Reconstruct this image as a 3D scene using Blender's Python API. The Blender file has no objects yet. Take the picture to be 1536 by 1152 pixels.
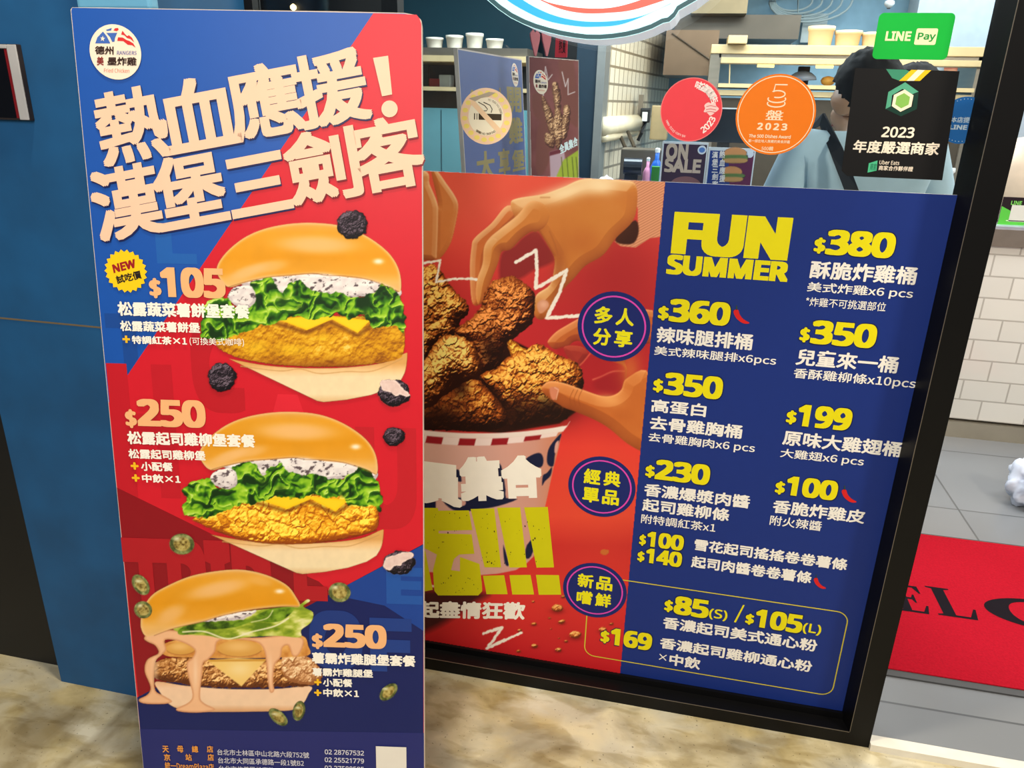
import bpy, bmesh, math, random
import numpy as np
from mathutils import Vector, Matrix
S = bpy.context.scene
COL = S.collection
# ------------------------------------------------------------------ camera, world, lights, exposure
F, HC = 1140.0, 1.5
YAW, PITCH, ROLL = [math.radians(a) for a in (-11.97, 20.44, -1.47)]
fw = np.array([math.sin(YAW)*math.cos(PITCH), math.cos(YAW)*math.cos(PITCH), -math.sin(PITCH)])
r0 = np.array([math.cos(YAW), -math.sin(YAW), 0.0]); d0 = np.cross(fw, r0)
RT = math.cos(ROLL)*r0 + math.sin(ROLL)*d0
DN = -math.sin(ROLL)*r0 + math.cos(ROLL)*d0
CAMP = np.array([0, 0, HC])
cd = bpy.data.cameras.new('camera'); cam = bpy.data.objects.new('camera', cd); COL.objects.link(cam)
cd.sensor_width = 36; cd.lens = F/1536*36; cd.clip_start = .05
m = Matrix.Identity(4)
for i in range(3):
    m[i][0] = RT[i]; m[i][1] = -DN[i]; m[i][2] = -fw[i]; m[i][3] = CAMP[i]
cam.matrix_world = m; S.camera = cam
S.view_settings.view_transform = 'Standard'; S.view_settings.look = 'None'
S.view_settings.gamma = 1; S.view_settings.use_curve_mapping = False
S.view_settings.exposure = 0.0
wd = bpy.data.worlds.new('world'); S.world = wd; wd.use_nodes = True
wd.node_tree.nodes['Background'].inputs[0].default_value = (.55, .7, 1, 1)
wd.node_tree.nodes['Background'].inputs[1].default_value = .10

def area(name, loc, target, size, power, col=(1, 1, 1), size_y=None, spread=180):
    l = bpy.data.lights.new(name, 'AREA'); l.energy = power; l.color = col; l.size = size
    if size_y: l.shape = 'RECTANGLE'; l.size_y = size_y
    l.spread = math.radians(spread)
    o = bpy.data.objects.new(name, l); COL.objects.link(o); o.location = loc
    o.rotation_euler = (Vector(target)-Vector(loc)).to_track_quat('-Z', 'Y').to_euler()
    return o
area('canopy_light', (-.565, 1.02, 3.6), (-.5, 1.1, 0), .22, 62, (1, .87, .66))
area('canopy_light', (2.7, .15, 2.95), (.3, 1.5, .5), .4, 74, (1, .87, .69))
area('front_fill_light', (-.3, -2.2, 2.95), (-.15, 1.5, .9), 1.6, 106, (1, .95, .88))  # added soft fill from behind the camera, evens out the boards
area('shop_light', (-.6, 4.0, 2.62), (-.6, 4.0, 0), 1.6, 70, (.86, .95, 1), .5)
area('shop_light', (.75, 4.9, 2.62), (.75, 4.9, 0), 1.4, 60, (1, .95, .86), .5)
area('shop_light', (.9, 3.2, 2.62), (.9, 3.2, 0), 1.2, 26, (.95, .97, 1), .5)
area('shop_light', (1.9, 6.1, 2.62), (1.9, 6.1, 0), 1.6, 34, (.82, .93, 1), .6)
area('shop_light', (2.1, 2.9, 2.62), (2.1, 2.9, 0), .6, 28, (1, .97, .92), .6)

# ------------------------------------------------------------------ pixel -> plane helpers
def ray(x, y): return RT*((x-768)/F) + DN*((y-576)/F) + fw
def PY(x, y, Y):
    v = ray(x, y); return CAMP + v*(Y/v[1])
def PZ(x, y, z=0.0):
    v = ray(x, y); return CAMP + v*((z-HC)/v[2])
class Plane:
    def __init__(s, o, u, v):
        s.o = np.array(o, float); s.u = np.array(u, float); s.u /= np.linalg.norm(s.u)
        v = np.array(v, float); v -= s.u*(v@s.u); s.v = v/np.linalg.norm(v)
        s.n = np.cross(s.u, s.v)            # points at the viewer
    def uv(s, p):
        r = ray(*p); t = ((s.o-CAMP)@s.n)/(r@s.n); q = CAMP+r*t-s.o
        return np.array([q@s.u, q@s.v])
    def uva(s, X, Y):                        # arrays
        r = RT[None]*((X.ravel()-768)/F)[:, None] + DN[None]*((Y.ravel()-576)/F)[:, None] + fw[None]
        t = ((s.o-CAMP)@s.n)/(r@s.n); q = CAMP[None]+r*t[:, None]-s.o[None]
        return np.stack([q@s.u, q@s.v], 1)
    def p(s, uv, off=0.0): return s.o + s.u*uv[0] + s.v*uv[1] + s.n*off
def crop(ox, oy, k): return lambda x, y: (ox+x/k, oy+y/k)

# ------------------------------------------------------------------ colours and materials
def lin(c):
    c = np.asarray(c, float)/255.0
    return np.where(c <= .04045, c/12.92, ((c+.055)/1.055)**2.4)
MC = {}
def mat(name, rgb, rough=.5, metal=0.0, var=.06, scale=18.0, bump=0.0, emit=0.0, spec=.5, stretch=(1, 1, 1)):
    if name in MC: return MC[name]
    m = bpy.data.materials.new(name); m.use_nodes = True; nt = m.node_tree; b = nt.nodes['Principled BSDF']
    c = lin(rgb)
    b.inputs['Roughness'].default_value = rough; b.inputs['Metallic'].default_value = metal
    b.inputs['Specular IOR Level'].default_value = spec
    tc = nt.nodes.new('ShaderNodeTexCoord'); mp = nt.nodes.new('ShaderNodeMapping'); mp.inputs['Scale'].default_value = stretch
    no = nt.nodes.new('ShaderNodeTexNoise'); no.inputs['Scale'].default_value = scale; no.inputs['Detail'].default_value = 4
    nt.links.new(tc.outputs['Object'], mp.inputs[0]); nt.links.new(mp.outputs[0], no.inputs['Vector'])
    rp = nt.nodes.new('ShaderNodeValToRGB')
    rp.color_ramp.elements[0].position = .3; rp.color_ramp.elements[1].position = .7
    rp.color_ramp.elements[0].color = (*np.clip(c*(1-var), 0, 1), 1); rp.color_ramp.elements[1].color = (*np.clip(c*(1+var), 0, 1), 1)
    nt.links.new(no.outputs[0], rp.inputs[0]); nt.links.new(rp.outputs[0], b.inputs['Base Color'])
    if bump:
        bp = nt.nodes.new('ShaderNodeBump'); bp.inputs['Strength'].default_value = bump; bp.inputs['Distance'].default_value = .004
        nt.links.new(no.outputs[0], bp.inputs['Height']); nt.links.new(bp.outputs[0], b.inputs['Normal'])
    if emit:
        b.inputs['Emission Strength'].default_value = emit; b.inputs['Emission Color'].default_value = (*c, 1)
    MC[name] = m; return m
def ink(rgb, rough=.5, spec=.22): return mat('ink_%d_%d_%d' % tuple(rgb), rgb, rough, 0, .015, 40, spec=spec)
def print_mat(name='printed_picture', alpha=True, rough=.5):
    if name in MC: return MC[name]
    m = bpy.data.materials.new(name); m.use_nodes = True; nt = m.node_tree; b = nt.nodes['Principled BSDF']
    b.inputs['Roughness'].default_value = rough; b.inputs['Specular IOR Level'].default_value = .22
    a = nt.nodes.new('ShaderNodeVertexColor'); a.layer_name = 'Col'
    nt.links.new(a.outputs[0], b.inputs['Base Color'])
    if alpha: nt.links.new(a.outputs[1], b.inputs['Alpha'])
    MC[name] = m; return m

# ------------------------------------------------------------------ object helpers
def link(name, me, m=None, parent=None):
    o = bpy.data.objects.new(name, me); COL.objects.link(o)
    if m is not None:
        for q in (m if isinstance(m, (list, tuple)) else [m]): me.materials.append(q)
    if parent is not None: o.parent = parent; o.matrix_parent_inverse = Matrix.Translation(-parent.location) if parent.rotation_euler[:] == (0, 0, 0) else Matrix.Identity(4)
    return o
def tag(o, label=None, cat=None, group=None, kind=None):
    if label: o['label'] = label
    if cat: o['category'] = cat
    if group: o['group'] = group
    if kind: o['kind'] = kind
    return o
def empty(name, loc, label, cat, group=None):
    o = bpy.data.objects.new(name, None); COL.objects.link(o); o.location = [float(q) for q in loc]; o.empty_display_size = .05
    return tag(o, label, cat, group)
def pyd(name, V, Fc, m, parent=None, smooth=False):
    me = bpy.data.meshes.new(name); me.from_pydata([tuple(map(float, v)) for v in V], [], Fc); me.update()
    if smooth: me.polygons.foreach_set('use_smooth', [True]*len(me.polygons))
    return link(name, me, m, parent)
class MB:
    def __init__(s): s.V = []; s.F = []
    def add(s, V, Fc):
        n = len(s.V); s.V += [tuple(map(float, v)) for v in V]; s.F += [tuple(i+n for i in f) for f in Fc]; return s
    def box(s, a, b, M=None):
        (x0, y0, z0), (x1, y1, z1) = a, b
        V = [(x0, y0, z0), (x1, y0, z0), (x1, y1, z0), (x0, y1, z0), (x0, y0, z1), (x1, y0, z1), (x1, y1, z1), (x0, y1, z1)]
        if M is not None: V = [M @ Vector(v) for v in V]
        return s.add(V, [(0, 3, 2, 1), (4, 5, 6, 7), (0, 1, 5, 4), (1, 2, 6, 5), (2, 3, 7, 6), (3, 0, 4, 7)])
    def tube(s, pts, r, n=10, cap=True):
        pts = [Vector(p) for p in pts]; R = r if isinstance(r, (list, tuple)) else [r]*len(pts)
        rings = []
        up = Vector((0, 0, 1))
        for i, p in enumerate(pts):
            t = (pts[min(i+1, len(pts)-1)]-pts[max(i-1, 0)]).normalized()
            a = t.cross(up)
            if a.length < 1e-3: a = t.cross(Vector((1, 0, 0)))
            a.normalize(); b = t.cross(a)
            rings.append([p+(a*math.cos(k*2*math.pi/n)+b*math.sin(k*2*math.pi/n))*R[i] for k in range(n)])
        V = [v for q in rings for v in q]; Fc = []
        for i in range(len(pts)-1):
            for k in range(n): Fc.append((i*n+k, i*n+(k+1) % n, (i+1)*n+(k+1) % n, (i+1)*n+k))
        if cap: Fc += [tuple(range(n))[::-1], tuple(range((len(pts)-1)*n, len(pts)*n))]
        return s.add(V, Fc)
    def lathe(s, prof, c, n=24, sx=1, sy=1):
        V = []; Fc = []
        for r, z in prof:
            for k in range(n): V.append((c[0]+sx*r*math.cos(k*2*math.pi/n), c[1]+sy*r*math.sin(k*2*math.pi/n), c[2]+z))
        for i in range(len(prof)-1):
            for k in range(n): Fc.append((i*n+k, i*n+(k+1) % n, (i+1)*n+(k+1) % n, (i+1)*n+k))
        Fc += [tuple(range(n))[::-1], tuple(range((len(prof)-1)*n, len(prof)*n))]
        return s.add(V, Fc)
    def build(s, name, m, parent=None, smooth=False, bevel=0):
        if bevel:
            bm = bmesh.new(); vs = [bm.verts.new(v) for v in s.V]
            for f in s.F: bm.faces.new([vs[i] for i in f])
            bmesh.ops.recalc_face_normals(bm, faces=bm.faces)
            bmesh.ops.bevel(bm, geom=bm.edges[:]+bm.verts[:], offset=bevel, segments=2, profile=.7, affect='EDGES')
            me = bpy.data.meshes.new(name); bm.to_mesh(me); bm.free()
            return link(name, me, m, parent)
        return pyd(name, s.V, s.F, m, parent, smooth)

def catmull(P, n=6, closed=True):
    P = np.asarray(P, float); N = len(P); out = []
    for i in range(N if closed else N-1):
        g = lambda k: P[k % N] if closed else P[min(max(k, 0), N-1)]
        p0, p1, p2, p3 = g(i-1), g(i), g(i+1), g(i+2)
        for t in np.arange(n)/n:
            out.append(.5*(2*p1+(p2-p0)*t+(2*p0-5*p1+4*p2-p3)*t*t+(3*p1-p0-3*p2+p3)*t**3))
    if not closed: out.append(P[-1])
    return np.array(out)
def flat(name, pl, polys, off, m, parent):
    """polygons (lists of in-plane uv points) as one thin printed shape lying on a plane"""
    bm = bmesh.new()
    for k, poly in enumerate(polys):
        vs = [bm.verts.new(Vector(pl.p(q, off+k*4e-6))) for q in poly]
        bm.faces.new(vs).normal_update()
    bmesh.ops.triangulate(bm, faces=bm.faces[:], ngon_method='EAR_CLIP')
    for f in bm.faces:
        if f.normal.dot(Vector(pl.n)) < 0: f.normal_flip()
    me = bpy.data.meshes.new(name); bm.to_mesh(me); bm.free()
    return link(name, me, m, parent)
def flatpx(name, pl, polys, off, m, parent): return flat(name, pl, [[pl.uv(q) for q in P] for P in polys], off, m, parent)
def ell(c, rx, ry, n=48, a0=0, a1=2*math.pi):
    return [(c[0]+rx*math.cos(a0+(a1-a0)*k/n), c[1]+ry*math.sin(a0+(a1-a0)*k/n)) for k in range(n+(0 if abs(a1-a0-2*math.pi) < 1e-6 else 1))]
def ringpolys(c, rx, ry, w, n=48):
    return [[(c[0]+(rx+s*w)*math.cos(a), c[1]+(ry+s*w)*math.sin(a)) for a, s in ((k*2*math.pi/n, 0), ((k+1)*2*math.pi/n, 0), ((k+1)*2*math.pi/n, 1), (k*2*math.pi/n, 1))] for k in range(n)]
def stroke(pts, w):
    """thin band along an open polyline (2d), as quads"""
    pts = [np.array(p, float) for p in pts]; L = []; Rr = []
    W = w if isinstance(w, (list, tuple)) else [w]*len(pts)
    for i, p in enumerate(pts):
        t = pts[min(i+1, len(pts)-1)]-pts[max(i-1, 0)]; t /= (np.linalg.norm(t) or 1); nn = np.array([-t[1], t[0]])
        L.append(p+nn*W[i]/2); Rr.append(p-nn*W[i]/2)
    return [[L[i], L[i+1], Rr[i+1], Rr[i]] for i in range(len(pts)-1)]

# ------------------------------------------------------------------ lettering
GL = {}; FONTS = {}
for _k, _f in (('latin', 'NotoSansHebrew-Regular.woff2'), ('cjk', 'Noto Sans CJK Regular.woff2')):
    try: FONTS[_k] = bpy.data.fonts.load(bpy.utils.system_resource('DATAFILES', path='fonts')+'/'+_f)   # fonts that ship with Blender
    except Exception: FONTS[_k] = None
def glyphs(txt, spacing=1.0):
    k = (txt, spacing)
    if k not in GL:
        c = bpy.data.curves.new('lettering', 'FONT'); c.body = txt; c.resolution_u = 3; c.space_character = spacing
        _f = FONTS['latin' if all(ord(q) < 128 for q in txt) else 'cjk']
        if _f is not None: c.font = _f
        sc = 2.86 if _f is not None and _f == FONTS['cjk'] else 1.25 if _f is not None else 1.0
        o = bpy.data.objects.new('lettering', c); COL.objects.link(o)
        me = bpy.data.meshes.new_from_object(o.evaluated_get(bpy.context.evaluated_depsgraph_get()))
        me.calc_loop_triangles(); V = np.empty(len(me.vertices)*3, np.float32); me.vertices.foreach_get('co', V); V = V.reshape(-1, 3)[:, :2].astype(float)*sc
        Fc = np.empty(len(me.loop_triangles)*3, np.int32); me.loop_triangles.foreach_get('vertices', Fc); Fc = Fc.reshape(-1, 3)
        bpy.data.objects.remove(o); bpy.data.curves.remove(c); bpy.data.meshes.remove(me)
        GL[k] = (V, Fc)
    return GL[k]
def trimesh(name, P, T_, m, parent):
    me = bpy.data.meshes.new(name); k = T_.shape[1]; me.vertices.add(len(P)); me.vertices.foreach_set('co', P.astype(np.float32).ravel())
    me.loops.add(T_.size); me.loops.foreach_set('vertex_index', T_.astype(np.int32).ravel())
    me.polygons.add(len(T_)); me.polygons.foreach_set('loop_start', np.arange(0, T_.size, k, dtype=np.int32)); me.polygons.foreach_set('use_smooth', [False]*len(T_)); me.update(calc_edges=True)
    return link(name, me, m, parent)
def lettering(name, pl, txt, ll, lr, top, m, parent, off, bold=.03, square=False, boldx=None, free=False, spacing=1.0, grow=0.0):
    """ink box of the text fitted to: lower left, lower right and upper left (photo measurements on that plane)"""
    V, Fc = glyphs(txt, spacing)
    bx = bold if boldx is None else boldx
    B = [(0, 0)]
    if bold or bx:
        if square and max(bx, bold) > .03: B += [(a*bx/2, b*bold/2) for a in range(-2, 3) for b in range(-2, 3) if a or b]
        elif square: B += [(a*bx, b*bold) for a in (-1, 0, 1) for b in (-1, 0, 1) if a or b]
        else: B += [(bx*math.cos(a*math.pi/4), bold*math.sin(a*math.pi/4)) for a in range(8)]
        if max(bx, bold) > .055 and not square: B += [(a*.5, b*.5) for a, b in B[1:]]
    lo, hi = V.min(0)-(bx, bold), V.max(0)+(bx, bold)
    a, b, c = pl.uv(ll), pl.uv(lr), pl.uv(top)
    if free: U, W = b-a, c-a
    else: U, W = np.array([b[0]-a[0], 0]), np.array([0, c[1]-a[1]])
    AV = []; AF = []
    for k, q in enumerate(B):
        s = (V+np.array(q)*(1+grow)-lo)/(hi-lo)
        uv = a+s[:, :1]*U+s[:, 1:]*W
        AV.append(pl.o+uv[:, :1]*pl.u+uv[:, 1:]*pl.v+pl.n*(off+k*4e-6)); AF.append(Fc+k*len(V))
    return trimesh(name, np.concatenate(AV), np.concatenate(AF), m, parent)

# ------------------------------------------------------------------ picture printing (numpy painter in photo measurements)
RNG = np.random.RandomState(7)
def vnoise(X, Y, s, seed):
    r = np.random.RandomState(seed); G = r.rand(64, 64); x = X/s; y = Y/s
    xi = np.floor(x).astype(int); yi = np.floor(y).astype(int); fx = x-xi; fy = y-yi
    fx = fx*fx*(3-2*fx); fy = fy*fy*(3-2*fy); g = lambda a, b: G[a % 64, b % 64]
    return (g(xi, yi)*(1-fx)+g(xi+1, yi)*fx)*(1-fy)+(g(xi, yi+1)*(1-fx)+g(xi+1, yi+1)*fx)*fy
def fbm(X, Y, s, seed, o=4):
    v = 0; a = .5
    for k in range(o): v = v+a*vnoise(X, Y, s/2**k, seed+k); a *= .5
    return v/(1-.5**o)
def worley(X, Y, s, seed):
    r = np.random.RandomState(seed); JX = r.rand(64, 64); JY = r.rand(64, 64); x = X/s; y = Y/s
    xi = np.floor(x).astype(int); yi = np.floor(y).astype(int); f1 = np.full(X.shape, 9.); f2 = f1.copy(); idv = np.zeros(X.shape)
    for a in (-1, 0, 1):
        for b in (-1, 0, 1):
            cx = xi+a; cy = yi+b; jx = JX[cx % 64, cy % 64]; d = np.hypot(cx+jx-x, cy+JY[cx % 64, cy % 64]-y)
            f2 = np.where(d < f1, f1, np.minimum(f2, d)); idv = np.where(d < f1, jx, idv); f1 = np.minimum(f1, d)
    return f1, f2, idv
class Art:
    def __init__(s, x0, y0, x1, y1, k=1.0):
        s.k = k; nx = int((x1-x0)*k)+1; ny = int((y1-y0)*k)+1
        s.X, s.Y = np.meshgrid(np.linspace(x0, x1, nx), np.linspace(y0, y1, ny)); s.c = np.zeros(s.X.shape+(3,)); s.a = np.zeros(s.X.shape)
    def win(s, P, mg=10):
        P = np.asarray(P, float); lo, hi = P.min(0)-mg, P.max(0)+mg
        ys = np.where((s.Y[:, 0] >= lo[1]) & (s.Y[:, 0] <= hi[1]))[0]; xs = np.where((s.X[0] >= lo[0]) & (s.X[0] <= hi[0]))[0]
        if len(ys) < 2 or len(xs) < 2: ys = xs = [0, 1]
        sl = (slice(ys[0], ys[-1]+1), slice(xs[0], xs[-1]+1)); w = Art.__new__(Art); w.k = s.k; w.X, w.Y, w.c, w.a = s.X[sl], s.Y[sl], s.c[sl], s.a[sl]; return w
    def sd(s, P):
        """signed distance to a polygon, negative inside"""
        P = np.asarray(P, float); A = P; Bp = np.roll(P, -1, 0)
        lo, hi = P.min(0)-24, P.max(0)+24
        out = np.full(s.X.shape, 24.0)
        ys = np.where((s.Y[:, 0] >= lo[1]) & (s.Y[:, 0] <= hi[1]))[0]; xs = np.where((s.X[0] >= lo[0]) & (s.X[0] <= hi[0]))[0]
        if len(ys) == 0 or len(xs) == 0: return out
        sl = (slice(ys[0], ys[-1]+1), slice(xs[0], xs[-1]+1)); X = s.X[sl]; Y = s.Y[sl]
        d = np.full(X.shape, 1e9); ins = np.zeros(X.shape, bool)
        for (ax, ay), (bx, by) in zip(A, Bp):
            ex, ey = bx-ax, by-ay; L = ex*ex+ey*ey
            if L < 1e-9: continue
            t = np.clip(((X-ax)*ex+(Y-ay)*ey)/L, 0, 1)
            d = np.minimum(d, (X-ax-t*ex)**2+(Y-ay-t*ey)**2)
            if ay != by: ins ^= ((ay > Y) != (by > Y)) & (X < (bx-ax)*(Y-ay)/(by-ay)+ax)
        d = np.sqrt(d); out[sl] = np.where(ins, -d, d); return out
    def over(s, m, col):
        col = np.asarray(col, float)
        if col.ndim == 1: col = np.broadcast_to(col, s.c.shape)
        m = np.clip(m, 0, 1); na = m+s.a*(1-m)
        s.c[...] = np.where(na[..., None] > 1e-6, (col*m[..., None]+s.c*(s.a*(1-m))[..., None])/np.maximum(na, 1e-6)[..., None], col); s.a[...] = na
    def fill(s, P, col, soft=.8, smooth=0, rough=0, rs=6, seed=1, wgt=1.0):
        if smooth: P = catmull(P, smooth)
        s = s.win(P, 12+soft*2); d = s.sd(P)
        if rough: d = d+(fbm(s.X, s.Y, rs, seed, 3)-.5)*2*rough
        m = np.clip(.5-d/(2*soft), 0, 1)*wgt
        s.over(m, col); return d
    def glow(s, c, rx, ry, col, w=1.0, p=1.0, clip=None, rot=0.0):
        dx, dy = s.X-c[0], s.Y-c[1]; ca, sa = math.cos(rot), math.sin(rot)
        q = ((dx*ca+dy*sa)/rx)**2+((-dx*sa+dy*ca)/ry)**2
        m = w*np.exp(-q**p*1.5)
        if clip is not None: m = m*np.clip(.5-clip/1.6, 0, 1)
        s.over(m*(s.a > 0), col)
    def line(s, pts, w, col, wgt=1.0, soft=.7, jag=0, seed=3):
        d = np.full(s.X.shape, 1e9)
        for (ax, ay), (bx, by) in zip(pts[:-1], pts[1:]):
            ex, ey = bx-ax, by-ay; L = ex*ex+ey*ey or 1; t = np.clip(((s.X-ax)*ex+(s.Y-ay)*ey)/L, 0, 1)
            d = np.minimum(d, np.hypot(s.X-ax-t*ex, s.Y-ay-t*ey))
        if jag: d = d+(fbm(s.X, s.Y, 3.5, seed, 2)-.5)*2*jag
        s.over(np.clip(.5-(d-w/2)/(2*soft), 0, 1)*wgt, col)
    def mesh(s, name, pl, off, m, parent):
        ny, nx = s.X.shape
        uv = pl.uva(s.X, s.Y); P = pl.o+uv[:, :1]*pl.u+uv[:, 1:]*pl.v+pl.n*off
        i = np.arange(ny*nx).reshape(ny, nx); a, b, c, d = i[:-1, :-1], i[:-1, 1:], i[1:, 1:], i[1:, :-1]
        Q = np.stack([d, c, b, a], -1).reshape(-1, 4)
        keep = s.a.ravel()[Q].max(1) > .03; Q = Q[keep]
        used = np.unique(Q); mp = np.zeros(ny*nx, int); mp[used] = np.arange(len(used)); Q = mp[Q]; P = P[used]
        me = bpy.data.meshes.new(name); me.vertices.add(len(P)); me.vertices.foreach_set('co', P.astype(np.float32).ravel())
        me.loops.add(Q.size); me.loops.foreach_set('vertex_index', Q.astype(np.int32).ravel())
        me.polygons.add(len(Q)); me.polygons.foreach_set('loop_start', np.arange(0, Q.size, 4, dtype=np.int32)); me.polygons.foreach_set('use_smooth', [False]*len(Q))
        me.update(calc_edges=True)
        at = me.color_attributes.new('Col', 'FLOAT_COLOR', 'POINT')
        col = np.concatenate([lin(np.clip(s.c, 0, 255)).reshape(-1, 3), s.a.reshape(-1, 1)], 1)[used]
        at.data.foreach_set('color', col.astype(np.float32).ravel())
        return link(name, me, m, parent)
def mixc(a, b, t):
    t = np.clip(t, 0, 1)[..., None]; return np.asarray(a, float)*(1-t)+np.asarray(b, float)*t
def ramp(t, stops):
    t = np.clip(t, 0, 1); xs = [q[0] for q in stops]
    return np.stack([np.interp(t, xs, [q[1][i] for q in stops]) for i in range(3)], -1)

# ================================================================== THE SETTING
Wn = Plane((0, 1.684, 0), (1, 0, 0), (0, 0, 1))     # printed face of the window poster
Gl = Plane((0, 1.689, 0), (1, 0, 0), (0, 0, 1))     # outer face of the glass
def concrete():
    m = bpy.data.materials.new('stained_concrete'); m.use_nodes = True; nt = m.node_tree; b = nt.nodes['Principled BSDF']
    tc = nt.nodes.new('ShaderNodeTexCoord')
    def noise(sc, det, dist=0.0, st=(1, 1, 1)):
        mp = nt.nodes.new('ShaderNodeMapping'); mp.inputs['Scale'].default_value = st; nt.links.new(tc.outputs['Object'], mp.inputs[0])
        n = nt.nodes.new('ShaderNodeTexNoise'); n.inputs['Scale'].default_value = sc; n.inputs['Detail'].default_value = det; n.inputs['Distortion'].default_value = dist
        nt.links.new(mp.outputs[0], n.inputs['Vector']); return n.outputs[0]
    def rampn(fac, st):
        r = nt.nodes.new('ShaderNodeValToRGB'); nt.links.new(fac, r.inputs[0]); e = r.color_ramp.elements
        while len(e) < len(st): e.new(.5)
        for q, (p, c) in zip(e, st): q.position = p; q.color = (*lin(c), 1)
        return r.outputs[0]
    def mix(f, a, bb, mode='MIX'):
        x = nt.nodes.new('ShaderNodeMix'); x.data_type = 'RGBA'; x.blend_type = mode
        if isinstance(f, float): x.inputs[0].default_value = f
        else: nt.links.new(f, x.inputs[0])
        nt.links.new(a, x.inputs[6]); nt.links.new(bb, x.inputs[7]); return x.outputs[2]
    base = rampn(noise(4.5, 10, .35), [(.30, (150, 134, 88)), (.42, (196, 182, 138)), (.56, (216, 208, 178))])
    grey = rampn(noise(3.1, 8, .3), [(.35, (160, 154, 134)), (.6, (212, 208, 190))])
    fm = rampn(noise(6, 9, .4, (1, 1.4, 1)), [(.42, (0, 0, 0)), (.62, (255, 255, 255))])
    c = mix(fm, base, grey)
    st = rampn(noise(2.6, 10, .8), [(.36, (158, 142, 104)), (.5, (255, 252, 244))]); c = mix(.8, c, st, 'MULTIPLY')
    s2 = rampn(noise(14, 8, .5, (.6, 1.5, 1)), [(.38, (196, 184, 150)), (.5, (255, 255, 255))]); c = mix(.55, c, s2, 'MULTIPLY')
    sp = rampn(noise(120, 2), [(.27, (90, 75, 55)), (.33, (255, 255, 255))])
    c = mix(.6, c, sp, 'MULTIPLY')
    nt.links.new(c, b.inputs['Base Color']); b.inputs['Roughness'].default_value = .55
    bp = nt.nodes.new('ShaderNodeBump'); bp.inputs['Strength'].default_value = .25; bp.inputs['Distance'].default_value = .006
    nt.links.new(noise(30, 8), bp.inputs['Height']); nt.links.new(bp.outputs[0], b.inputs['Normal'])
    return m
tag(MB().box((-3.2, -3.5, -.1), (3.6, 1.66, 0)).build('floor_outside', concrete()), 'stained bare concrete pavement in front of the shop window', 'floor', kind='structure')
def tiles_mat(name, c1, c2, mortar, w, h, rough=.25, ms=.006, offset=.5, axis='XZ', spec=.5):
    m = bpy.data.materials.new(name); m.use_nodes = True; nt = m.node_tree; b = nt.nodes['Principled BSDF']
    tc = nt.nodes.new('ShaderNodeTexCoord'); sp = nt.nodes.new('ShaderNodeSeparateXYZ'); cb = nt.nodes.new('ShaderNodeCombineXYZ')
    nt.links.new(tc.outputs['Object'], sp.inputs[0]); nt.links.new(sp.outputs['XYZ'.index(axis[0])], cb.inputs[0]); nt.links.new(sp.outputs['XYZ'.index(axis[1])], cb.inputs[1])
    br = nt.nodes.new('ShaderNodeTexBrick'); br.offset = offset; br.inputs['Scale'].default_value = 1
    br.inputs['Brick Width'].default_value = w; br.inputs['Row Height'].default_value = h; br.inputs['Mortar Size'].default_value = ms; br.inputs['Mortar Smooth'].default_value = .15
    br.inputs['Color1'].default_value = (*lin(c1), 1); br.inputs['Color2'].default_value = (*lin(c2), 1); br.inputs['Mortar'].default_value = (*lin(mortar), 1)
    nt.links.new(cb.outputs[0], br.inputs['Vector']); nt.links.new(br.outputs['Color'], b.inputs['Base Color'])
    bp = nt.nodes.new('ShaderNodeBump'); bp.inputs['Strength'].default_value = .35; bp.inputs['Distance'].default_value = .004; bp.invert = True
    nt.links.new(br.outputs['Fac'], bp.inputs['Height']); nt.links.new(bp.outputs[0], b.inputs['Normal'])
    b.inputs['Roughness'].default_value = rough; b.inputs['Specular IOR Level'].default_value = spec; return m
FZ = .012
tag(MB().box((-3.2, 1.66, -.1), (3.6, 7.2, FZ)).build('floor', tiles_mat('grey_floor_tile', (128, 130, 132), (120, 123, 126), (88, 90, 92), .6, .6, .28, .004, 0, 'XY')), 'grey polished floor tiles inside the shop', 'floor', kind='structure')
tag(MB().box((.592, 1.625, 0), (3.4, 1.66, .02)).build('trim_1', mat('white_threshold', (226, 220, 205), .45)), 'white threshold strip across the doorway', 'threshold', kind='structure')
tag(MB().box((-3.2, 1.66, 2.7), (3.6, 7.2, 2.8)).build('ceiling', mat('white_ceiling', (200, 206, 210), .8)), 'pale shop ceiling', 'ceiling', kind='structure')
tag(MB().box((-3.2, 7.1, FZ), (3.6, 7.2, 2.7)).build('wall_back', mat('pale_blue_paint', (150, 190, 214), .7)), 'pale blue back wall of the kitchen', 'wall', kind='structure')
tag(MB().box((-3.2, 1.7, FZ), (-3.1, 7.1, 2.7)).build('wall_left', mat('teal_paint', (52, 92, 108), .6)), 'teal side wall inside', 'wall', kind='structure')
tag(MB().box((3.5, 1.7, FZ), (3.6, 7.1, 2.7)).build('wall_right', mat('pale_paint', (205, 212, 216), .7)), 'pale side wall inside', 'wall', kind='structure')
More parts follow.
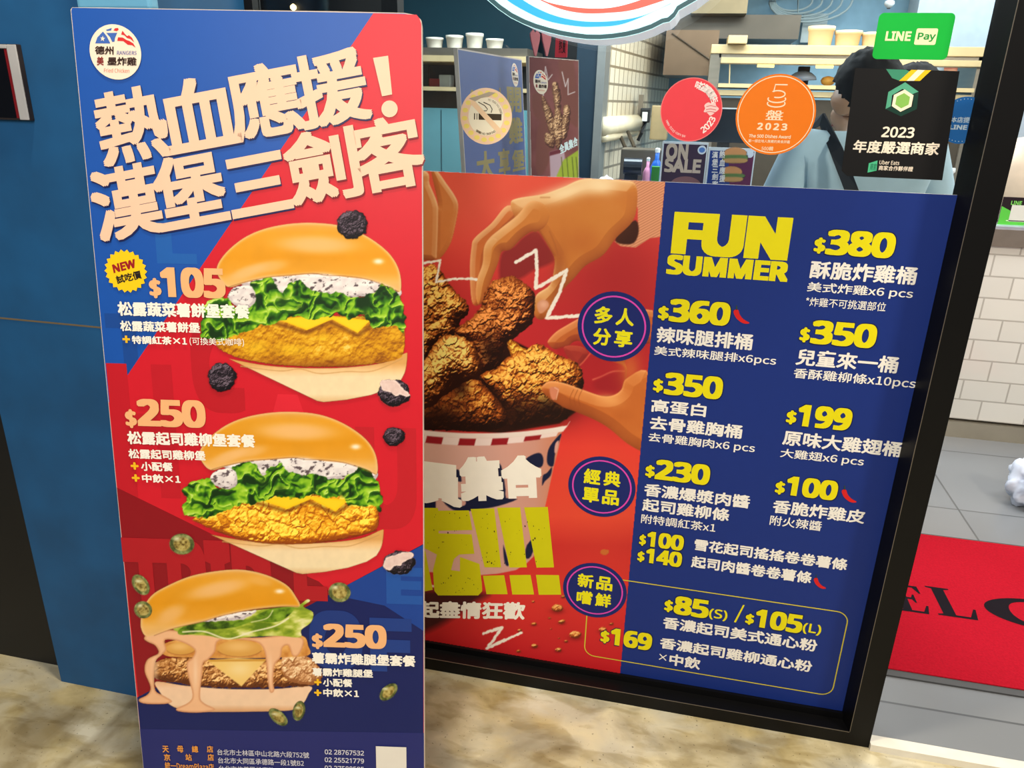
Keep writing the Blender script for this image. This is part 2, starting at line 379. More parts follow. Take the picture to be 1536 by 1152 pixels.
# blue pier to the left with a seam, and the black recess beside it
pier = MB().box((-1.51, 1.35, 0), (-.97, 1.70, 1.0195)).box((-1.51, 1.353, 1.0195), (-.97, 1.70, 1.0225)).box((-1.51, 1.35, 1.0225), (-.97, 1.70, 2.9)).build('wall_pier', mat('blue_plaster', (16, 84, 134), .62, 0, .16, 7, .15))
tag(pier, 'blue painted pillar beside the window with a thin horizontal joint', 'wall', kind='structure')
MB().box((-1.509, 1.3492, 1.0192), (-.971, 1.36, 1.0228)).build('joint', mat('brown_joint', (112, 96, 70), .8), pier)
tag(MB().box((-3.2, 1.40, 0), (-1.51, 1.5, 2.9)).build('wall_recess', mat('black_panel', (7, 7, 8), .6)), 'black recess to the left of the blue pillar', 'wall', kind='structure')
tag(MB().box((-3.2, 1.34, 1.03), (-1.512, 1.4, 2.9)).build('wall_upper', MC['blue_plaster']), 'blue wall above the black recess', 'wall', kind='structure')

# shop window: black frame and glass
win = empty('window_1', (-.2, 1.69, 0), 'shop window in a black metal frame', 'window'); del win['category']; win['kind'] = 'structure'
blk = mat('black_metal', (9, 9, 10), .42, .0, .05, spec=.18)
MB().box((-.97, 1.635, 0), (.592, 1.70, .038)).box((-.97, 1.676, .038), (.592, 1.70, .056)).build('bottom_rail', blk, win)
MB().add([(.541, 1.635, .038), (.592, 1.635, .038), (.592, 1.76, .038), (.524, 1.70, .038), (.541, 1.635, 2.7), (.592, 1.635, 2.7), (.592, 1.76, 2.7), (.524, 1.70, 2.7)],
         [(0, 3, 2, 1), (4, 5, 6, 7), (0, 1, 5, 4), (1, 2, 6, 5), (2, 3, 7, 6), (3, 0, 4, 7)]).build('jamb', blk, win)
MB().box((.5402, 1.6344, .04), (.5414, 1.636, 2.5)).build('edge_highlight', mat('highlight_metal', (120, 112, 100), .35, .6), win)  # pale strips colour in the light caught along the frame edges
MB().box((-.96, 1.6344, .0374), (.5402, 1.636, .0386)).build('edge_highlight', MC['highlight_metal'], win)
MB().box((-.975, 1.665, .05), (-.95, 1.70, 2.7)).build('jamb', blk, win)
MB().box((-.97, 1.635, 2.45), (.592, 1.72, 2.75)).build('top_rail', blk, win)
gm = bpy.data.materials.new('clear_glass'); gm.use_nodes = True; nt = gm.node_tree; nt.nodes.remove(nt.nodes['Principled BSDF'])
tr = nt.nodes.new('ShaderNodeBsdfTransparent'); gs = nt.nodes.new('ShaderNodeBsdfGlossy'); mx = nt.nodes.new('ShaderNodeMixShader'); fr = nt.nodes.new('ShaderNodeFresnel')
fr.inputs[0].default_value = 1.45; gs.inputs['Roughness'].default_value = .01; tr.inputs[0].default_value = (.93, .97, .97, 1)
nt.links.new(fr.outputs[0], mx.inputs[0]); nt.links.new(tr.outputs[0], mx.inputs[1]); nt.links.new(gs.outputs[0], mx.inputs[2])
nt.links.new(mx.outputs[0], nt.nodes['Material Output'].inputs[0])
tag(MB().box((-.95, 1.6895, .05), (.53, 1.6955, 2.46)).build('glass', gm, win), 'clear glass pane')

# ================================================================== THE POSTER BOARD OUTSIDE
rt_ = np.array([.9818, .1898, .0056]); up_ = np.array([-.0316, .1344, .9904])
BTL = np.array([-1.04734624, 1.2386106, 1.63121361])
Bd = Plane(BTL, rt_, up_)
BW = .6; BH = 1.6465
brd = empty('poster_board', Bd.p((.3, -BH)), 'tall blue and red printed burger poster board standing in front of the window', 'sign')
edge_m = mat('white_foam_edge', (205, 190, 180), .7)
NX, NY = 1, 1
c = .012
# outline with a bent, chipped top right corner
outl = [(0, -BH), (BW, -BH), (BW, -.022), (BW-.002, -.010), (BW-.010, -.003), (BW-.03, 0), (.45, .0006), (.3, 0), (.05, 0), (.003, -.0006), (0, -.004)]
V = [Bd.p(q, 0) for q in outl]+[Bd.p(q, -.010) for q in outl]; n = len(outl)
pyd('panel', V, [tuple(range(n)), tuple(range(2*n-1, n-1, -1))]+[(i, i+n, (i+1) % n+n, (i+1) % n) for i in range(n)], edge_m, brd)
# easel leg behind
bb = Bd.p((.3, -.55), -.012); MB().tube([bb, (bb[0]+.03, bb[1]+.16, .006)], .008, 8).build('easel_leg', mat('grey_card', (120, 118, 112), .8), brd)
S1 = 2e-4
BLUE, RED, DRED, NAVY, MBLU = (20, 80, 168), (206, 24, 40), (138, 12, 24), (14, 27, 88), (22, 62, 142)
def B(*pts): return [Bd.uv(p) for p in pts]
e_ = .0012
full = [(e_, -BH), (BW-e_, -BH), (BW-e_, -.024), (BW-.004, -.0115), (BW-.012, -.0045), (BW-.03, -.0012), (.003, -.0012), (e_, -.006)]
flat('blue_print', Bd, [full], S1, ink(BLUE, .42, .3), brd)
def clipped(name, pts, off, rgb):
    """polygon clipped to the sheet, given in photo measurements"""
    P = [Bd.uv(p) for p in pts]; P = [(min(max(u, e_), BW-e_), min(max(v, -BH), -.0013)) for u, v in P]
    return flat(name, Bd, [P], off, ink(rgb, .42, .3), brd)
clipped('red_print', [(560, 20), (598, 21), (625, 22.2), (629.5, 28), (632.5, 36), (636.2, 1100), (200, 1100), (163, 604)], 2*S1, RED)
clipped('dark_red_print', [(173, 731), (318, 801), (478, 872), (500, 892), (208, 1046), (160, 740)], 3*S1, DRED)
clipped('navy_print', [(636, 816), (495, 891), (206, 1046), (210, 1400), (636, 1400)], 4*S1, NAVY)
clipped('mid_blue_print', [(636, 817), (495, 891), (577, 908), (636, 946)], 5*S1, MBLU)
clipped('footer_print', [(209, 1093), (636, 1099), (637, 1400), (212, 1400)], 5*S1, (32, 38, 104))
# tone on tone lettering in the background
def toneletters(txt, ll, lr, top, rgb, off, bold=.05): lettering('background_lettering', Bd, txt, ll, lr, top, ink(rgb, .42, .3), brd, off, bold, True, free=False)
toneletters('TRIP', (196, 955), (412, 958), (186, 806), (172, 22, 32), 6*S1, .06)
toneletters('L', (442, 900), (492, 900), (442, 806), (172, 22, 32), 6*S1, .06)
toneletters('O', (466, 1002), (545, 1002), (466, 914), (25, 52, 122), 6*S1, .06)
toneletters('F', (556, 1006), (618, 1006), (556, 926), (27, 58, 130), 6*S1, .06)
toneletters('H', (178, 745), (272, 745), (174, 545), (190, 22, 36), 2.4*S1, .06)
toneletters('C', (292, 618), (372, 620), (290, 470), (186, 22, 34), 2.6*S1, .06)
toneletters('A', (384, 740), (492, 742), (380, 590), (218, 34, 50), 2.4*S1, .06)
toneletters('U', (536, 792), (625, 794), (534, 640), (190, 24, 36), 2.4*S1, .06)
toneletters('T', (165, 560), (232, 560), (165, 470), (22, 70, 146), 1.5*S1, .06)
toneletters('E', (580, 905), (634, 905), (580, 850), (30, 80, 158), 5.4*S1, .06)
toneletters('L', (236, 395), (296, 396), (236, 330), (28, 92, 172), 1.5*S1, .06)
# headline
PEACH = (236, 196, 166); TT = ink(PEACH, .42, .3); SH = ink((20, 26, 80), .42, .3); SHR = ink((120, 14, 26), .42, .3)
def row(chars, ll, slope, up, adv):
    b = np.array(ll, float); d = np.array([1, slope]); 
    for ch, s0, s1, h in chars:
        a = b+d*s0; e = b+d*s1; t = a+np.array(up)*h
        lettering('headline', Bd, ch, a, e, t, TT, brd, 10*S1, .025, True, .028, free=True)
        g = np.array([1.5, 2.5])
        lettering('headline_shadow', Bd, ch, a+g, e+g, t+g, SH if a[0]+a[1]*.7 < 600 else SHR, brd, 9*S1, .025, True, .028, free=True)
row([('熱', 0, 103, 1), ('血', 93, 208, .98), ('應', 196, 305, 1), ('援', 296, 404, 1)], (157, 252), -.185, (-22, -109), 0)
row([('漢', 0, 101, 1), ('堡', 93, 198, 1), ('三', 200, 292, .82), ('劍', 290, 398, 1), ('客', 388, 494, 1)], (150, 366), -.185, (-21, -107), 0)
c2 = crop(300, 0, 3.84)
flatpx('headline', Bd, [[c2(998, 335), c2(1085, 322), c2(1108, 545), c2(1050, 556)], ell(c2(1093, 628), 12.2, 12.6, 28)], 10*S1, TT, brd)
# round emblem
k_ = crop(120, 30, 12.127)
def emblem(pl, parent, tf, off, sc=1.0):
    """the round shop emblem; tf maps emblem coords (0..1334, 0..1152 of a close-up) to photo px on that plane"""
    W = ink((238, 222, 200)); q = lambda P: [tf(*p) for p in P]
    def f(nm, polys, o, rgb): flatpx(nm, pl, polys, off+o*S1, ink(rgb), parent)
    ang = -.35
    E0 = [(655+470*math.cos(a)*1-0*math.sin(a), 585+500*math.sin(a)+(-0)*math.cos(a)+.12*470*math.cos(a)) for a in np.linspace(0, 2*math.pi, 48, False)]
    flatpx('emblem_disc', pl, [q(E0)], off, W, parent)
    f('emblem_flag', [q([(290, 430), (330, 320), (430, 215), (500, 300), (560, 420), (560, 432)]), q([(490, 240), (690, 238), (650, 330), (640, 400), (600, 405), (560, 320)]), q([(485, 185), (590, 150), (580, 195), (500, 205)])], 1, (60, 100, 178))
    f('emblem_flag', [q([(620, 195), (650, 155), (705, 150), (715, 185), (680, 210)]), q([(760, 270), (785, 200), (830, 260), (870, 300), (900, 280), (960, 330), (1000, 415), (930, 350), (870, 335), (820, 285)]), q([(690, 385), (705, 320), (790, 325), (860, 370), (910, 385), (980, 430), (1025, 510), (960, 465), (880, 455), (800, 390)])], 1, (206, 44, 44))
    st = [tf(425+48*(1 if i % 2 == 0 else .42)*math.cos(i*math.pi/5-math.pi/2+.1), 345+55*(1 if i % 2 == 0 else .42)*math.sin(i*math.pi/5-math.pi/2+.1)) for i in range(10)]
    flatpx('emblem_star', pl, [st], off+2*S1, W, parent)
    def t(s, a, b, c, rgb, bold=.03): lettering('emblem_lettering', pl, s, tf(*a), tf(*b), tf(*c), ink(rgb), parent, off+2*S1, bold, free=True)
    t('德州', (285, 630), (625, 640), (285, 475), (50, 28, 20)); t('美', (320, 830), (445, 830), (320, 668), (130, 40, 34))
    t('墨炸雞', (510, 832), (1040, 838), (515, 676), (50, 28, 20)); t('RANGERS', (685, 636), (1040, 640), (688, 566), (84, 92, 160), .01)
    t('Fried Chicken', (450, 955), (910, 965), (450, 880), (214, 120, 100), 0)
emblem(Bd, brd, k_, 10*S1)
# NEW star badge
k1 = crop(140, 300, 4.8)
cc = Bd.uv(k1(238, 512)); rr = .0395
flat('star_badge', Bd, [[(cc[0]+rr*(1 if i % 2 == 0 else .88)*math.cos(i*math.pi/22), cc[1]+rr*(1 if i % 2 == 0 else .88)*math.sin(i*math.pi/22)) for i in range(44)]], 10*S1, ink((244, 200, 18), .45), brd)
lettering('badge_lettering', Bd, 'NEW', k1(152, 526), k1(314, 484), k1(138, 466), ink((150, 20, 28)), brd, 11*S1, .05, True, free=True)
lettering('badge_lettering', Bd, '試吃價', k1(178, 606), k1(355, 564), k1(162, 546), ink((30, 22, 20)), brd, 11*S1, .03, free=True)
PR = ink((238, 178, 122)); WH = ink((244, 238, 224)); YL = ink((240, 186, 30))
def price(pl, par, k, dollar, digits, txt, m, off, shadow=None, bold=.045):
    """small dollar sign box (x0,y0,x1,y1) and digits box (ll, lr, ul)"""
    if shadow is not None:
        g = 1.3; a, b, c_ = [k(*q) for q in digits]
        lettering('price_shadow', pl, txt, (a[0]-g, a[1]+g), (b[0]+g, b[1]+g), (c_[0]-g, c_[1]-g), shadow, par, off-S1, bold, True, bold*1.4)
        x0, y0, x1, y1 = dollar; p = k(x0, y1); q = k(x1, y1); r = k(x0, y0)
        lettering('price_shadow', pl, '$', (p[0]-g, p[1]+g), (q[0]+g, q[1]+g), (r[0]-g, r[1]-g), shadow, par, off-S1, .05)
    lettering('price_lettering', pl, txt, *[k(*q) for q in digits], m, par, off, bold, True, bold*1.4)
    x0, y0, x1, y1 = dollar
    lettering('price_lettering', pl, '$', k(x0, y1), k(x1, y1), k(x0, y0), m, par, off, .05)
def line(pl, par, k, txt, a, b, c_, m, off, bold=.035, name='menu_lettering', **kw):
    return lettering(name, pl, txt, k(*a), k(*b), k(*c_), m, par, off, bold, **kw)
TO = 14*S1
price(Bd, brd, k1, (413, 560, 500, 705), ((497, 698), (960, 702), (497, 480)), '105', PR, TO)
line(Bd, brd, k1, '松露蔬菜薯餅堡套餐', (185, 832), (1132, 848), (185, 728), WH, TO, .04)
line(Bd, brd, k1, '松露蔬菜薯餅堡', (202, 942), (775, 952), (202, 866), WH, TO, .035)
line(Bd, brd, k1, '特調紅茶×1', (285, 1034), (680, 1036), (285, 974), WH, TO, .035)
line(Bd, brd, k1, '(可換美式咖啡)', (700, 1046), (1090, 1048), (700, 986), WH, TO, .005)
line(Bd, brd, k1, '+', (218, 1026), (272, 1026), (218, 974), YL, TO, .05, square=True)
k3 = crop(160, 560, 4.8)
price(Bd, brd, k3, (145, 255, 228, 390), ((232, 378), (722, 382), (232, 180)), '250', PR, TO)
line(Bd, brd, k3, '松露起司雞柳堡套餐', (158, 508), (1075, 518), (158, 412), WH, TO, .04)
line(Bd, brd, k3, '松露起司雞柳堡', (165, 610), (718, 618), (165, 540), WH, TO, .035)
line(Bd, brd, k3, '小配餐', (255, 698), (484, 700), (255, 632), WH, TO, .035)
line(Bd, brd, k3, '中飲×1', (262, 782), (538, 784), (262, 720), WH, TO, .035)
for a in (636, 722): line(Bd, brd, k3, '+', (180+(a > 700)*8, a+54), (238+(a > 700)*8, a+54), (180, a), YL, TO, .05)
k5 = crop(440, 900, 4.57)
price(Bd, brd, k5, (132, 222, 208, 330), ((210, 318), (642, 322), (210, 155)), '250', PR, TO)
line(Bd, brd, k5, '薯霸炸雞腿堡套餐', (130, 430), (840, 424), (130, 352), WH, TO, .04)
line(Bd, brd, k5, '薯霸炸雞腿堡', (133, 514), (548, 512), (133, 458), WH, TO, .035)
line(Bd, brd, k5, '小配餐', (206, 586), (408, 586), (206, 530), WH, TO, .035)
line(Bd, brd, k5, '中飲×1', (208, 656), (452, 652), (208, 600), WH, TO, .035)
for a in (534, 606): line(Bd, brd, k5, '+', (146, a+46), (196, a+46), (146, a), YL, TO, .05)
k7 = crop(210, 1060, 3.572)
OR = ink((226, 150, 66)); GW = ink((206, 204, 214))
for i, (a, t) in enumerate(((125, '天'), (203, '母'), (282, '總'), (362, '店'))): line(Bd, brd, k7, t, (a, 240), (a+34, 240), (a, 204), OR, TO, .03, 'address_lettering')
for a, t in ((133, '京'), (248, '站'), (366, '店')): line(Bd, brd, k7, t, (a, 284), (a+34, 284), (a, 248), OR, TO, .03, 'address_lettering')
line(Bd, brd, k7, '統一DreamPlaza店', (138, 330), (400, 330), (138, 291), OR, TO, .02, 'address_lettering')
line(Bd, brd, k7, '台北市士林區中山北路六段752號', (418, 254), (908, 254), (418, 222), GW, TO, .01, 'address_lettering')
line(Bd, brd, k7, '台北市大同區承德路一段1號B2', (422, 298), (880, 298), (422, 266), GW, TO, .01, 'address_lettering')
line(Bd, brd, k7, '台北市信義區松壽路11號B3-103-1櫃', (426, 342), (966, 342), (426, 310), GW, TO, .01, 'address_lettering')
for y, t in ((250, '02 28767532'), (292, '02 25521779'), (336, '02 27580585')): line(Bd, brd, k7, t, (992, y), (1202, y), (992, y-26), GW, TO, .02, 'address_lettering')
# white square where the code was printed (code itself left out)
a, b = Bd.uv(k7(1265, 207)), Bd.uv(k7(1428, 207)); w_ = b[0]-a[0]
flat('white_square_print', Bd, [[(a[0], a[1]), (b[0], a[1]), (b[0], a[1]-w_), (a[0], a[1]-w_)]], TO, ink((226, 220, 208)), brd)

# ------------------------------------------------------------------ printed food pictures on the board
PM = print_mat()
def bun_top(A, P, hl, seed=5, spec=None):
    P = catmull(P, 6); d = A.sd(P); m = np.clip(.5-d/1.4, 0, 1)
    ys = P[:, 1]; t = (A.Y-ys.min())/(ys.max()-ys.min()); x = (A.X-P[:, 0].min())/(np.ptp(P[:, 0]))
    col = ramp(t, [(0, (222, 160, 74)), (.14, (226, 156, 38)), (.5, (222, 148, 22)), (.72, (226, 156, 44)), (.86, (232, 178, 96)), (1, (226, 176, 110))])
    col = col*(1+.06*(fbm(A.X, A.Y, 30, seed)-.5))[..., None]
    rim = np.exp(-(np.abs(d)/3.0)**2); col = mixc(col, (234, 188, 128), rim*.85)
    A.over(m, col)
    for (cx, cy, rx, ry, w, rot) in hl: A.glow((cx, cy), rx, ry, (238, 186, 122), w, 1.8, d, rot)
    for (cx, cy, rx, ry, w) in (spec or []): A.glow((cx, cy), rx, ry, (252, 240, 220), w, 1.2, d)
    return d
def relief(A, H, L, amb=.2):
    gy, gx = np.gradient(H); gx = gx*A.k; gy = gy*A.k; L = np.array(L)/np.linalg.norm(L)
    return amb+(1-amb)*np.clip((-gx*L[0]-gy*L[1]+L[2])/np.sqrt(gx*gx+gy*gy+1), 0, 1)
def ruffle(A, P, seed, rough=4, sc=1.0):
    """frilly green leaf"""
    d = A.sd(P); d = d+(fbm(A.X, A.Y, 7*sc, seed, 3)-.5)*2*rough
    wx = A.X+34*sc*(fbm(A.X, A.Y, 24*sc, seed+9, 3)-.5); wy = A.Y+34*sc*(fbm(A.X, A.Y, 24*sc, seed+19, 3)-.5)
    n1 = 1-np.abs(2*fbm(wx, wy*1.1, 23*sc, seed+3, 2)-1)*2.1; n2 = fbm(wx, wy, 9*sc, seed+4, 2)
    H = 15*sc*n1+4*sc*n2; lam = relief(A, H, (-.35, -.75, .75), .0)
    v = .20+.62*lam+.5*(n1-.62)+.45*(fbm(A.X, A.Y, 46*sc, seed+31, 2)-.5)
    col = ramp(v, [(0, (16, 48, 8)), (.3, (44, 100, 14)), (.55, (104, 164, 24)), (.8, (158, 204, 44)), (1, (204, 230, 120))])
    A.over(np.clip(.5-d/1.4, 0, 1), col); return d
def cream(A, P, seed, sc=1.0):
    d = A.sd(catmull(P, 5))+(fbm(A.X, A.Y, 6, seed, 2)-.5)*3
    n = fbm(A.X*.7, A.Y, 4.2, seed+8, 3); m = np.clip((n-.60)*9, 0, 1)
    lam = relief(A, 7*fbm(A.X, A.Y, 13, seed+3, 2)+np.clip(-d, 0, 4), (-.3, -.8, .8), .35)
    col = mixc((176, 160, 164), (246, 238, 232), lam*1.25-.2); col = mixc(col, (70, 54, 60), m*.85)
    A.over(np.clip(.5-d/1.4, 0, 1), col)
def crust(A, P, seed, base, lite, dark, cell=7, k=1.0, L=(-.45, -.8), soft=10, rough=2.0, smooth=4, stren=1.0, shade=None):
    """crumbed fried surface: domed piece with crumbs, as printed"""
    P = catmull(P, smooth) if smooth else np.asarray(P, float)
    A = A.win(P)
    d0 = A.sd(P); d = d0+(fbm(A.X, A.Y, 5, seed, 2)-.5)*2*rough
    wx = A.X+11*(fbm(A.X, A.Y, 8, seed+5, 3)-.5); wy = A.Y+11*(fbm(A.X, A.Y, 8, seed+6, 3)-.5)
    f1, f2, q = worley(wx, wy, cell, seed); g1, g2, q2 = worley(wx, wy, cell*.48, seed+1); big = fbm(A.X, A.Y, cell*3.2, seed+7, 2)
    dome = np.clip(-d0, 0, soft*1.8)/(soft*1.8); D = soft*1.5*np.sqrt(np.clip(1-(1-dome)**2, 0, 1))
    bump = cell*.62*stren*np.sqrt(np.clip(1-f1*f1*1.3, 0, 1))*(.25+1.2*q)+cell*.24*stren*(1-g1)*(.4+q2)+cell*.9*big*stren
    Ld = (L[0], L[1], .62); v = .55*relief(A, D+bump, Ld, .0)+.45*relief(A, D+.35*bump, Ld, .0)
    v = v*(.66+.6*big)*(1-.34*np.clip(.2-(f2-f1), 0, .2)/.2*stren)*(.80+.42*q)*(.86+.3*(1-g1)); v = v*(.55+.45*np.clip(dome*2.2, 0, 1))
    if shade is not None: v = v*shade(A.Y)
    col = ramp(v*1.24, [(0, dark), (.25, .62*np.array(dark)+.38*np.array(base)), (.52, base), (.78, lite), (1, np.minimum(np.array(lite)*1.08+26, 255))])
    A.over(np.clip(.5-d/1.2, 0, 1), col); return d
def burger(T, kind, extra):
    def t(*pts): return [T(*p) for p in pts]
    bx0, by0 = T(292, 322); bx1, by1 = T(622, 612); A = Art(bx0, by0, bx1, by1)
    s = (bx1-bx0)/330.
    bb = catmull(t((345, 538), (400, 548), (460, 552), (520, 551), (575, 544), (607, 530), (611, 533), (608, 556), (600, 572)), 5, False).tolist()+t((585, 582), (556, 592), (520, 599), (486, 602.5), (476, 600.5))
    d = A.sd(bb); t0 = np.clip((A.Y-T(0, 545)[1])/(T(0, 602)[1]-T(0, 545)[1]), 0, 1)
    A.over(np.clip(.5-d/1.4, 0, 1), ramp(t0, [(0, (214, 158, 88)), (.16, (234, 190, 132)), (.35, (238, 212, 168)), (.8, (236, 214, 170)), (1, (220, 180, 126))])*(1+.05*(fbm(A.X, A.Y, 8, 4)-.5))[..., None])
    ln = [T(*p) for p in ((362, 549), (420, 556), (450, 553), (480, 560), (520, 557), (560, 556), (604, 538))]
    A.line(catmull(ln, 6, False), 1.4, (196, 146, 84), .8*1.0)
    if kind == 'hash':
        P = t((328, 500), (344, 486), (420, 474), (520, 474), (598, 476), (607, 500), (606, 524), (598, 538), (560, 545), (520, 549), (480, 549.5), (430, 548), (380, 541), (345, 531), (326, 519))
        d = A.sd(catmull(P, 5))+(fbm(A.X, A.Y, 4, 8)-.5)*3; tt = np.clip((A.Y-T(0, 478)[1])/(T(0, 550)[1]-T(0, 478)[1]), 0, 1)
        big = fbm(A.X, A.Y, 26, 31, 3); lam = relief(A, 9*fbm(A.X, A.Y, 17, 33, 5)+6*fbm(A.X, A.Y, 6, 34, 3), (-.3, -.8, .8), .0)
        col = ramp(.06+.55*lam+.62*(big-.25), [(0, (116, 60, 4)), (.35, (176, 110, 8)), (.6, (212, 148, 14)), (.8, (232, 178, 40)), (1, (250, 222, 130))])
        col = mixc(col, (132, 62, 8), np.clip((tt-.72)/.28, 0, 1)**1.5*.8+.25*np.clip(.12-tt, 0, .12)/.12)
        A.over(np.clip(.5-d/1.4, 0, 1), col)
        for q_ in ((385, 520, 20, 12), (485, 506, 14, 8), (440, 524, 26, 10)): A.glow(T(*q_[:2]), q_[2], q_[3], (248, 206, 40), .55, 1, d)
    else:
        P = t((316, 512), (345, 500), (385, 476), (450, 470), (520, 466), (570, 472), (598, 480), (604, 504), (600, 526), (584, 536), (560, 540), (500, 551), (440, 552), (390, 545), (345, 528))
        crust(A, P, 41, (228, 148, 18), (252, 194, 52), (150, 70, 6), 15, soft=7, stren=.8, L=(-.3, -.7))
        A.line(catmull(t((350, 531), (400, 546), (440, 552), (500, 551), (560, 542), (600, 530)), 5, False), 2.0, (128, 56, 12), .75)
    A.line(t((412, 484), (461, 499), (494, 482), (537, 503), (562, 484)), 5, (104, 50, 6), .75, 3)
    for P in (t((416, 478), (495, 472), (498, 479), (461, 495)), t((488, 473), (556, 480), (537, 499))):
        A.fill(P, (250, 198, 14)); d = A.sd(P); A.over(np.clip(.5-(d+2)/4, 0, 1)*.3, (255, 224, 70))
    cream(A, t((352, 418), (402, 412), (440, 410), (520, 412), (570, 420), (600, 434), (596, 446), (560, 444), (520, 446), (470, 442), (430, 440), (400, 440), (370, 428)), 51)
    ruffle(A, t((304, 506), (299, 492), (306, 476), (300, 464), (312, 452), (330, 444), (344, 446), (352, 460), (372, 462), (382, 452), (376, 424), (388, 420), (404, 414), (414, 424), (424, 442), (436, 424), (452, 420), (466, 434), (486, 440), (514, 438), (526, 446), (548, 444), (562, 438), (572, 424), (588, 430), (600, 446), (606, 462), (609, 482), (606, 500), (592, 488), (570, 492), (556, 488), (546, 472), (524, 478), (506, 470), (486, 478), (464, 478), (446, 474), (424, 480), (408, 488), (392, 486), (376, 496), (352, 502), (336, 510), (318, 508)), 61+extra, sc=s)
    cream(A, t((343, 444), (352, 432), (368, 428), (380, 432), (385, 446), (382, 456), (370, 462), (352, 456)), 52)
    for q in ((424, 452, 9, 8), (452, 462, 8, 6), (548, 470, 7, 6), (505, 462, 7, 4)):
        c = T(*q[:2]); A.glow(c, q[2], q[3], (24, 56, 10), .75, 1.0)
    top = t((326, 402), (339, 380), (365, 358), (395.5, 344), (434, 336), (473, 334.5), (512, 339), (548, 353), (579, 375), (595.5, 397), (601.6, 419), (600, 438), (586, 430), (556, 420), (518, 415.5), (480, 410.5), (431, 414), (401, 416), (368, 424), (345, 430.5), (332, 420))
    C = lambda x, y: T(x, y)
    bun_top(A, top, [(*C(476, 367), 66*s, 15*s, .85, .03), (*C(372, 408), 34*s, 10*s, .8, -.35), (*C(405, 400), 30*s, 10*s, .6, -.2)], spec=[(*C(568, 392), 9*s, 5*s, .9)])
    A.line(catmull(t((345, 430), (368, 423), (401, 416), (431, 413), (470, 410), (490, 413), (518, 414), (556, 420), (598, 437)), 5, False), 1.3, (150, 92, 40), .7)
    return A
B1 = burger(lambda x, y: (x, y), 'hash', 0).mesh('burger_print', Bd, 12*S1, PM, brd)
B2 = burger(lambda x, y: (x*.967-15.3, 618+(y-335)*.905), 'chicken', 100).mesh('burger_print', Bd, 12*S1, PM, brd)
# third burger with two potato cakes, sauce, cheese and a leaf
q5 = crop(190, 780, 3.413)
def q(*pts): return [q5(*p) for p in pts]
A = Art(200, 846, 492, 1078)
d = A.sd(catmull(q((155, 825), (300, 845), (520, 862), (760, 862), (940, 848), (930, 890), (905, 935), (860, 965), (780, 974), (520, 978), (330, 974), (230, 945), (175, 880)), 6)); t0 = np.clip((A.Y-1020)/45, 0, 1)
A.over(np.clip(.5-d/1.4, 0, 1), ramp(t0, [(0, (226, 172, 124)), (.25, (240, 200, 164)), (.8, (236, 200, 164)), (1, (214, 160, 112))])*(1+.05*(fbm(A.X, A.Y, 9, 3)-.5))[..., None])
crust(A, q((140, 770), (170, 715), (300, 700), (520, 720), (740, 720), (860, 690), (940, 705), (985, 750), (1000, 800), (960, 840), (800, 850), (620, 858), (420, 850), (260, 830), (160, 810)), 71, (170, 106, 48), (226, 168, 104), (92, 46, 18), 8, soft=8)
crust(A, q((800, 700), (860, 680), (940, 705), (985, 750), (1000, 800), (960, 838), (860, 830), (800, 780)), 72, (214, 158, 104), (240, 196, 150), (150, 92, 50), 9, soft=6)
d = A.sd(catmull(q((180, 640), (300, 605), (560, 600), (760, 600), (900, 590), (930, 640), (930, 690), (760, 700), (520, 705), (330, 700), (200, 690)), 4))
A.over(np.clip(.5-d/1.4, 0, 1), ramp(fbm(A.X, A.Y, 10, 15), [(.2, (196, 124, 52)), (.6, (222, 158, 80)), (1, (240, 190, 116))]))
for (x, y, rx, ry) in ((280, 655, 75, 32), (580, 655, 115, 42)):
    c = q5(x, y); A.fill(ell(c, rx/3.413, ry/3.413, 30), (214, 156, 72)); d = A.sd(ell(c, rx/3.413, ry/3.413, 30)); A.glow((c[0]-2, c[1]-3), rx/4.5, ry/4.5, (238, 190, 116), .8, 1.2, d)
    A.line(ell(c, rx/3.413, ry/3.413, 30, .3, 2.8), 1.2, (160, 96, 44), .7)
A.fill(q((415, 715), (560, 705), (715, 712), (590, 848)), (238, 196, 110)); A.glow(q5(580, 760), 22, 14, (246, 220, 160), .7, 1.0)
A.fill(q((415, 712), (715, 708), (712, 720), (430, 722)), (206, 150, 60))
SA = (236, 182, 136); SD = (206, 140, 96)
for P in (q((92, 600), (130, 570), (230, 560), (420, 580), (640, 600), (820, 585), (900, 600), (905, 640), (880, 690), (850, 690), (830, 640), (800, 650), (790, 700), (760, 740), (752, 820), (757, 870), (735, 876), (722, 800), (718, 740), (700, 650), (640, 615), (480, 612), (455, 670), (420, 712), (395, 730), (388, 800), (378, 900), (400, 935), (455, 965), (400, 980), (300, 980), (255, 965), (320, 930), (340, 890), (318, 800), (310, 730), (340, 700), (350, 660), (280, 620), (200, 610), (205, 660), (180, 690), (150, 720), (142, 800), (150, 870), (190, 895), (235, 925), (190, 938), (90, 935), (66, 915), (110, 890), (125, 850), (95, 770), (110, 710), (165, 680), (150, 640), (110, 620)),):
    Pc = catmull(P, 4); d = A.sd(Pc); A.over(np.clip(.5-d/1.4, 0, 1), mixc(SD, SA, np.clip(-d/3.2, 0, 1))*(1+.04*(fbm(A.X, A.Y, 12, 2)-.5))[..., None])
A.glow(q5(150, 760), 5, 22, (248, 212, 176), .6); A.glow(q5(355, 780), 4, 30, (248, 212, 176), .6); A.glow(q5(738, 760), 3, 22, (248, 212, 176), .6)
d = A.sd(catmull(q((235, 545), (340, 510), (520, 480), (660, 460), (860, 435), (890, 430), (925, 404), (940, 412), (905, 440), (955, 470), (945, 520), (895, 560), (890, 598), (780, 590), (640, 595), (520, 608), (420, 590), (300, 580)), 4))
